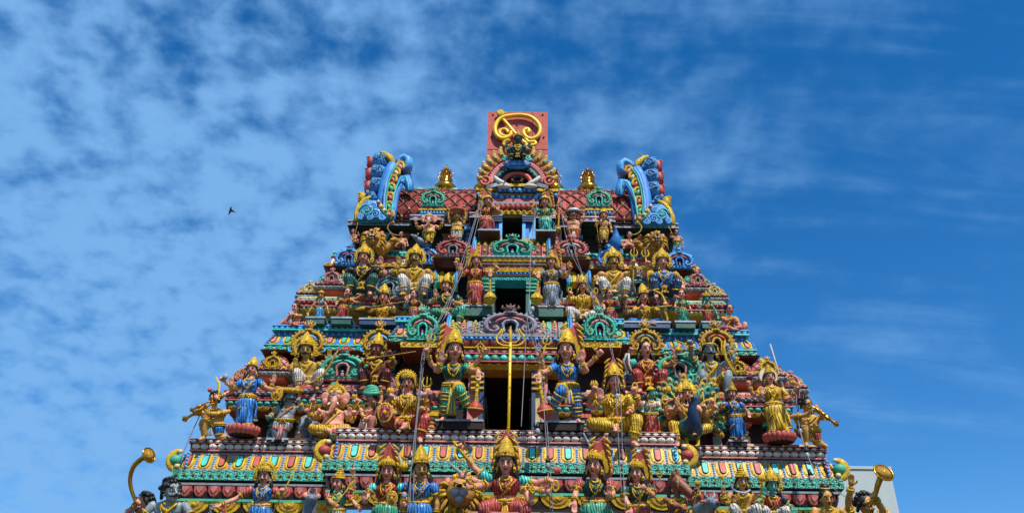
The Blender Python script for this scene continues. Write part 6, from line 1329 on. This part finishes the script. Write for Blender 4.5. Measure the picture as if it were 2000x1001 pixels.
lion('roaring golden lion with open jaws on the right of the top ledge', 1281, 470, 13.6, Zt, .17, -1)
def T2(label, px, py, Y):
    p = atY(px, py, Y); root = empty('bird_statue', (p.x, Y, Zt)); tag(root, label, 'bird statue'); hz = p.z-Zt; m = MB()
    m.tube([(0, .1, 0), (0, 0, .12), (.02, -.05, hz*.6), (.0, -.08, hz), (-.02, -.13, hz+.02)], [.1, .12, .07, .035, .03], 'blue', 12); m.build('body', root)
    m = MB(); m.tube([(-.02, -.14, hz+.02), (-.03, -.2, hz)], [.02, .003], 'gold', 6); m.build('beak', root); m = MB()
    for k in range(5): m.tube([(.06, .1, .12), (.14+.02*k, .15, .3-.06*k)], [.03, .04], 'green' if k % 2 else 'navy', 7)
    m.build('tail', root)
T2('small blue peacock beside the youth with the spear', 1200, 452, 13.65)
fig('painted_statue', 'dark green skinned figure seated on a blue lotus on top of the crowning arch', A0+.95*0+atY(1010, 312, 13.35).z-A0, (13.35, 13.35), (1011, 312), (1012, 272), hh=16, w=1.3, pose='squat', skin='deepgreen', low='black', crown='karanda', halo=None, fem=False, sash=False, hm='long', arms=[('L', 1000, 290, 'fist', -.2), ('R', 1024, 290, 'fist', -.2), ('L', 990, 285, 'open', .0, 'b'), ('R', 1034, 285, 'open', .0, 'b')])
# slabs under the statues
def slab(px0, px1, py, Y0, Y1, h, top, mat='maroon'):
    a, b = atY(px0, py, Y0), atY(px1, py, Y0); zt = top; mb = MB(); mb.box((a.x, Y0, zt-h), (b.x, Y1, zt-.03), mat); mb.box((a.x-.015, Y0-.015, zt-.03), (b.x+.015, Y1, zt), 'silver'); tpart(mb, 'statue_slab')
slab(852, 942, 826, 11.88, 12.6, .14, 6.25); slab(1054, 1140, 828, 11.88, 12.6, .14, 6.25)
slab(905, 960, 600, 12.77, 13.4, .2, 8.62, 'deepgreen'); slab(1044, 1100, 600, 12.77, 13.4, .2, 8.62, 'deepgreen')
for a, b, t in ((596, 632, 8.5), (646, 684, 8.5), (1320, 1358, 8.5), (1372, 1408, 8.5)): slab(a, b, 635, 13.03, 13.6, .13, t, 'deepgreen')
slab(524, 563, 848, 12.42, 12.8, .1, 6.13); slab(1424, 1458, 855, 12.42, 12.8, .1, 6.2)
slab(700, 790, 645, 13.0, 13.5, .12, 8.47, 'navy'); slab(1215, 1310, 645, 13.0, 13.5, .12, 8.47, 'navy')
slab(935, 975, 458, 13.19, 13.6, .05, 10.42, 'brown'); slab(1048, 1085, 458, 13.19, 13.6, .05, 10.42, 'brown')
mb = MB(); a, b = atY(925, 1010, 11.4), atY(1055, 1010, 11.4); mb.box((a.x, 11.1, 4.12), (b.x, 12.4, 4.66), 'darkred'); mb.box((a.x-.05, 11.05, 4.66), (b.x+.05, 12.4, 4.7), 'rose')
a, b = atY(1420, 1010, 11.6), atY(1545, 1010, 11.6); mb.box((a.x, 11.5, 4.12), (b.x, 12.6, 4.8), 'darkred'); tpart(mb, 'throne_block')
# ---------------------------------------------------------------- sign board with golden emblem
def toplevel(name, label, cat, loc): return tag(empty(name, loc), label, cat)
SY = 15.0
c = atY(1011, 265, SY); sg = toplevel('emblem_board', 'square red metal board with a golden looping letter, standing on top of the roof', 'sign board', (c.x, SY, c.z))
mb = MB(); a = atY(953.5, 218, SY); b = atY(1069.5, 219, SY); bz = 12.5
mb.box((a.x, SY, bz), (b.x, SY+.12, a.z), 'panelred'); mb.build('board', sg, loc=(c.x, SY, c.z)).location = (0, 0, 0)
mb = MB()
def e_(px, py, y=SY-.09): p = atY(px, py, y); return (p.x, y, p.z)
for px, py in ((963, 224), (1060, 224), (1009.5, 244), (960, 267), (1062, 268)): mb.ball(e_(px, py, SY-.01), .022, 'black', 8, 5)
for zf in (11.0,): pass
for a_, b_ in (((953, 292), (1070, 292)), ((1040, 219), (1041, 300))): mb.tube([e_(*a_, SY-.003), e_(*b_, SY-.003)], .006, 'darkred', 4)
mb.build('bolts', sg, loc=(c.x, SY, c.z)).location = (0, 0, 0)
mb = MB()
def z_(pts): return [e_(920+x/5.56, 205+y/5.56) for x, y in pts]
def sm_(Q, k=4):
    Q = [Vector(q) for q in Q]; n = len(Q); S_ = []
    for i in range(n-1):
        p0 = Q[max(i-1, 0)]; p1 = Q[i]; p2 = Q[i+1]; p3 = Q[min(i+2, n-1)]
        for j in range(k):
            t_ = j/k; S_.append(.5*((2*p1)+(p2-p0)*t_+(2*p0-5*p1+4*p2-p3)*t_*t_+(3*p1-p0-3*p2+p3)*t_**3))
    S_.append(Q[-1]); return S_
mb.tube(sm_(z_([(400, 300), (385, 272), (345, 262), (312, 285), (320, 320), (370, 340), (420, 330), (440, 290), (415, 250)][:8])), .034, 'emblem', 9)
mb.tube(sm_(z_([(440, 315), (400, 350), (340, 365), (285, 335), (262, 280), (268, 220), (300, 165), (345, 135), (400, 122), (480, 112), (560, 112), (640, 130), (700, 170), (742, 225), (748, 290), (715, 345), (650, 370), (600, 350), (570, 310), (580, 275), (610, 262), (632, 285), (615, 300)])), .048, 'emblem', 10)
mb.tube(sm_(z_([(350, 160), (400, 215), (450, 275), (500, 330), (560, 390), (600, 420)])), .038, 'emblem', 9)
mb.tube(sm_(z_([(590, 350), (620, 400), (690, 400), (700, 425), (650, 440), (600, 430), (610, 470)])), .038, 'emblem', 9)
mb.tube(sm_(z_([(420, 385), (370, 395), (355, 430), (400, 450)])), .04, 'gold', 8)
for dx_, dy_ in ((285, 70), (310, 55), (340, 60), (362, 80), (300, 110), (345, 108)): mb.tube([e_(*((920+320/5.56), 205+120/5.56)), e_(920+dx_/5.56, 205+dy_/5.56)], [.06, .03], 'gold', 8)
mb.build('golden_emblem', sg, loc=(c.x, SY, c.z)).location = (0, 0, 0)
# ---------------------------------------------------------------- tall trident in front of the largest door
p0 = atY(993, 846, 11.9); td = toplevel('tall_trident', 'tall thin golden trident on a long pole in front of the largest doorway', 'trident', (p0.x, 11.9, p0.z))
def loc_(px, py, Y=11.9): p = atY(px, py, Y); return (p.x-p0.x, Y-11.9, p.z-p0.z)
mb = MB(); mb.tube([loc_(993, 846), loc_(997, 668)], .022, 'emblem', 10)
for k in range(7): mb.ball(loc_(993+.5*k, 835-26*k), .027, 'oldgold', 8, 5)
mb.build('pole', td)
mb = MB(); mb.tube([loc_(997, 676), loc_(997, 655), loc_(998, 636)], [.016, .03, .004], 'gold', 8)
for e in (-1, 1):
    mb.tube(sm_([loc_(997, 674), loc_(997+e*14, 674), loc_(997+e*25, 668), loc_(997+e*27, 658), loc_(997+e*20, 648), loc_(997+e*17, 642)]), .015, 'yellow', 8)
    mb.tube(sm_([loc_(997, 668), loc_(997+e*10, 668), loc_(997+e*18, 660), loc_(997+e*17, 651), loc_(997+e*13, 641)]), .009, 'yellow', 7)
mb.build('prongs', td)
# ---------------------------------------------------------------- cables with hanging lamps
def rope(name, label, cat, paths, lamps, Y, r=.006):
    a = paths[0][0]; b = atY(a[0], a[1], Y if not hasattr(Y, '__len__') else Y[0]); rt = toplevel(name, label, cat, b)
    for pts in paths:
        n = len(pts); mb = MB(); Q = []
        for i, (x, y) in enumerate(pts):
            yy = Y if not hasattr(Y, '__len__') else lerp(Y[0], Y[1], i/(n-1)); Q.append(atY(x, y, yy)-b)
        mb.tube(sm_(Q, 3), r, 'cable', 6); mb.build('wire', rt)
    for (x, y, yy) in lamps:
        p = atY(x, y, yy)-b; mb = MB(); mb.lathe(p, [(.012, .11), (.02, .08), (.032, .05), (.034, .02)][::-1], 'black', 12); mb.build('lamp_socket', rt)
        mb = MB(); mb.lathe(p, [(.006, -.075), (.026, -.06), (.036, -.03), (.03, 0), (.02, .021)], 'steel', 14); mb.build('bulb', rt)
rope('lamp_cable', 'bundle of grey cables running down left of the centre from the roof', 'cable', [[(945, 375), (930, 420), (912, 480), (895, 530), (878, 600), (855, 640), (825, 690), (818, 780), (808, 860), (803, 930), (800, 1000)], [(948, 378), (934, 430), (916, 500), (890, 560), (868, 610), (835, 670), (822, 760), (812, 850), (806, 1000)], [(940, 390), (918, 470), (897, 535), (862, 615), (830, 680), (815, 800), (795, 1000)]], [(822, 765, 11.6), (800, 900, 11.2), (790, 962, 11.1)], (13.2, 11.0))
rope('lamp_cable', 'loose grey cables hanging right of the doorways with small lamps', 'cable', [[(1050, 390), (1042, 440), (1036, 500), (1035, 560), (1030, 620), (1026, 680), (1022, 760), (1018, 832)], [(1045, 400), (1038, 480), (1034, 590), (1045, 660), (1058, 720), (1066, 800), (1072, 880), (1080, 1000)], [(1048, 560), (1040, 605), (1032, 640), (1052, 700), (1062, 790), (1075, 1000)]], [(1040, 600, 12.5), (1072, 775, 11.5), (1050, 838, 11.5), (1070, 905, 11.2)], (13.1, 11.1))
rope('lamp_cable', 'thin grey cable running down past the right green arch', 'cable', [[(1090, 330), (1095, 400), (1110, 480), (1140, 540), (1175, 600), (1195, 680), (1212, 780), (1216, 900), (1222, 1000)], [(1105, 420), (1125, 500), (1160, 590), (1185, 660), (1200, 720), (1208, 860), (1214, 960)]], [(1212, 900, 11.3), (1205, 770, 11.8)], (13.3, 11.0), .005)
rope('lamp_cable', 'cable with a lamp slanting down the right corner over the trumpeter', 'cable', [[(1562, 760), (1560, 820), (1575, 880), (1600, 930), (1660, 975), (1700, 1000)], [(1555, 770), (1562, 840), (1590, 920), (1630, 1000)]], [(1562, 838, 12.2), (1576, 885, 12.0), (1583, 930, 12.0)], (12.4, 11.6))
rope('guy_wire', 'thin straight wire running from the left trumpeter down to the corner', 'wire', [[(395, 800), (372, 850), (352, 898)]], [], (12.3, 12.2), .007)
# ---------------------------------------------------------------- lightning rod poles
for (x0, y0, x1, y1, Yy, lab) in ((1504, 672, 1534, 770, 13.0, 'grey metal rod leaning behind the goddess with the white halo'), (1140, 845, 1170, 905, 11.9, 'short pale pole crossing the long cornice'), (1245, 298, 1262, 308, 14.0, 'thin green rod on the right roof gable')):
    a, b = atY(x0, y0, Yy), atY(x1, y1, Yy); mb = MB(); mb.tube([a-b, Vector((0, 0, 0))], .018 if y0 > 400 else .012, 'steel' if y0 > 400 else 'green', 8); o = mb.build('metal_rod'); o.location = b; tag(o, lab, 'metal rod')
# ---------------------------------------------------------------- bird
p = atY(452, 411, 30); bd = toplevel('flying_bird', 'small dark bird flying in the sky left of the tower', 'bird', p); s_ = .125
mb = MB(); mb.tube([(-.9*s_, 0, .05*s_), (-.3*s_, 0, .08*s_), (.6*s_, 0, -.25*s_), (1.1*s_, 0, -.42*s_), (1.5*s_, .0, -.6*s_)], [.1*s_, .3*s_, .34*s_, .2*s_, .12*s_], 'black', 10); mb.build('body', bd)
for e, pts in ((1, [(-.1*s_, -.1*s_, .1*s_), (-.3*s_, -.4*s_, .7*s_), (-.1*s_, -.6*s_, 1.3*s_)]), (-1, [(-.2*s_, .1*s_, 0), (-.7*s_, .5*s_, -.6*s_), (-.9*s_, .6*s_, -1.5*s_)])):
    mb = MB(); mb.tube(pts, [.4*s_, .33*s_, .04*s_], 'black', 8, flat=.2, up=(0, 1, 0)); mb.build('wing', bd)
mb = MB(); mb.tube([(1.0*s_, -.02, -.38*s_), (1.9*s_, 0, -.8*s_)], [.2*s_, .12*s_], 'silver', 8, flat=.4); mb.build('tail', bd)
# ---------------------------------------------------------------- grey building behind right
YB2 = 34.0; a = atY(1640, 915, YB2); b = atY(1738, 915, YB2); 
bl = toplevel('grey_building', 'plain pale grey panelled building behind the right corner of the tower', 'building', (a.x, YB2, 0)); W_ = b.x-a.x
mb = MB(); mb.box((-3.0, 0, 0), (W_, 14, a.z), 'concrete'); mb.build('wall', bl)
mb = MB()
for zz in [a.z-2.05*k for k in range(1, 6)]: mb.box((-3.02, -.012, zz), (W_+.012, 14.02, zz+.035), 'grey')
mb.build('panel_joints', bl)
mb = MB(); mb.box((-3.05, -.05, a.z), (W_+.05, 14.05, a.z+.12), 'concrete'); mb.build('roof_coping', bl)
mb = MB()
for k in range(3):
    for j in range(4): mb.box((-2.4+2.2*j*.9, -.03, 1.2+3.2*k), (-1.4+2.2*j*.9, .02, 2.6+3.2*k), 'navy') if a.z-(2.6+3.2*k) > 4.5 else None
if mb.v: mb.build('windows', bl)
# ---------------------------------------------------------------- ground
def gmat():
    m = paint('asphalt', '4A4946', .9, 0, .3, .3, .4, 1.5); return m
gmat(); mb = MB(); mb.box((-3000, -3000, -.5), (3000, 3000, 0), 'asphalt'); g = mb.build('ground'); tag(g, kind='structure')
mb = MB(); mb.box((-9, 8.5, -.2), (9, 20, .12), 'asphalt'); g = mb.build('pavement'); tag(g, kind='structure')
# ---------------------------------------------------------------- bake the smooth bodies
tmp = []
for o, vx in REM:
    md = o.modifiers.new('r', 'REMESH'); md.mode = 'VOXEL'; md.voxel_size = vx; md.use_smooth_shade = True
    ms = o.modifiers.new('s', 'CORRECTIVE_SMOOTH' if False else 'SMOOTH'); ms.factor = .5; ms.iterations = 1
dg = bpy.context.evaluated_depsgraph_get()
for o, vx in REM:
    me = bpy.data.meshes.new_from_object(o.evaluated_get(dg)); mt = [m for m in o.data.materials]; old = o.data; o.modifiers.clear(); o.data = me
    if not me.materials: [me.materials.append(m) for m in mt]
    bpy.data.meshes.remove(old)
# ---------------------------------------------------------------- light, sky
SE, SA = radians(52), radians(24)      # sun height, and its bearing to the right of the line from tower to camera
sd = Vector((sin(SA)*cos(SE), -cos(SA)*cos(SE), sin(SE)))
ld = bpy.data.lights.new('sun', 'SUN'); ld.energy = 5.0; ld.angle = radians(.5); ld.color = (1, .955, .88)
lo = bpy.data.objects.new('sun', ld); bpy.context.scene.collection.objects.link(lo); lo.rotation_euler = (-sd).to_track_quat('-Z', 'Y').to_euler(); lo.location = sd*60
wd = bpy.data.worlds.new('World'); bpy.context.scene.world = wd; wd.use_nodes = True; nt = wd.node_tree; N = nt.nodes; K_ = nt.links
bg = N['Background']; bg.inputs[1].default_value = .10
sk = N.new('ShaderNodeTexSky'); sk.sky_type = 'NISHITA'; sk.sun_disc = False; sk.sun_elevation = SE; sk.sun_rotation = radians(180)-SA if False else atan2(sd.x, sd.y); sk.air_density = 1.0; sk.dust_density = .2; sk.ozone_density = 3.0
tc = N.new('ShaderNodeTexCoord'); sp = N.new('ShaderNodeSeparateXYZ'); K_.new(tc.outputs['Generated'], sp.inputs[0])
def mth(op, a, b=None, cl=False):
    n = N.new('ShaderNodeMath'); n.operation = op; n.use_clamp = cl
    for i, v in enumerate((a, b)):
        if v is None: continue
        if isinstance(v, (int, float)): n.inputs[i].default_value = v
        else: K_.new(v, n.inputs[i])
    return n.outputs[0]
zz = mth('ADD', mth('MAXIMUM', sp.outputs[2], 0.), .35); ux = mth('DIVIDE', sp.outputs[0], zz); uy = mth('DIVIDE', sp.outputs[1], zz)
cb = N.new('ShaderNodeCombineXYZ'); K_.new(ux, cb.inputs[0]); K_.new(uy, cb.inputs[1])
def noise(scale, det, rg, off, dist=0, sc=(1, 1, 1)):
    m = N.new('ShaderNodeMapping'); m.inputs['Location'].default_value = off; m.inputs['Scale'].default_value = sc; K_.new(cb.outputs[0], m.inputs[0])
    n = N.new('ShaderNodeTexNoise'); n.inputs['Scale'].default_value = scale; n.inputs['Detail'].default_value = det; n.inputs['Roughness'].default_value = rg; n.inputs['Distortion'].default_value = dist; K_.new(m.outputs[0], n.inputs[0]); return n.outputs[0]
puffs = noise(21.0, 5, .5, (3.1, 1.7, 0), .1); big = noise(3.0, 4, .5, (7.3, 2.2, 0), .3); wisp = noise(5.0, 7, .6, (1.3, 5.2, 0), .6, (.7, 1.4, 1))
stk = noise(2.6, 6, .55, (2.2, 4.1, 0), .5, (1, 1, 1)); N.active = None
for n_ in N:
    if n_.type == 'MAPPING' and abs(n_.inputs['Location'].default_value[0]-2.2) < 1e-4: n_.inputs['Rotation'].default_value = (0, 0, .5); n_.inputs['Scale'].default_value = (.55, 3.0, 1)
def mr(v, a, b, c_, d_):
    n = N.new('ShaderNodeMapRange'); n.interpolation_type = 'SMOOTHSTEP'
    for i, q in enumerate((a, b, c_, d_)): n.inputs[i+1].default_value = q
    K_.new(v, n.inputs[0]); return n.outputs[0]
left = mr(ux, -.50, .60, 1, 0)                     # the cloud bank lies to the left
amt = mth('ADD', mth('MULTIPLY', left, .36), mth('MULTIPLY', big, .55)); amt = mth('SUBTRACT', amt, .60)
mixd = mth('ADD', mth('MULTIPLY', puffs, mth('ADD', mth('MULTIPLY', left, 1.05), .15)), mth('MULTIPLY', stk, mth('SUBTRACT', .96, mth('MULTIPLY', left, .96)))); den = mth('ADD', mixd, mth('MULTIPLY', wisp, .45)); den = mth('ADD', den, amt); cl = mr(den, .44, 1.0, 0, 1)
hz = N.new('ShaderNodeHueSaturation'); hz.inputs['Saturation'].default_value = 1.38; hz.inputs['Value'].default_value = 1.48; hz.inputs['Hue'].default_value = .503; K_.new(sk.outputs[0], hz.inputs['Color'])
mx = N.new('ShaderNodeMix'); mx.data_type = 'RGBA'; K_.new(mth('MULTIPLY', cl, .9), mx.inputs[0]); K_.new(hz.outputs[0], mx.inputs[6]); mx.inputs[7].default_value = (1.95, 4.3, 7.8, 1)
K_.new(mx.outputs[2], bg.inputs[0])
sc = bpy.context.scene; sc.view_settings.view_transform = 'Standard'; sc.view_settings.look = 'None'; sc.view_settings.exposure = .15; sc.view_settings.gamma = 1
sc.cycles.max_bounces = 4; sc.cycles.diffuse_bounces = 2
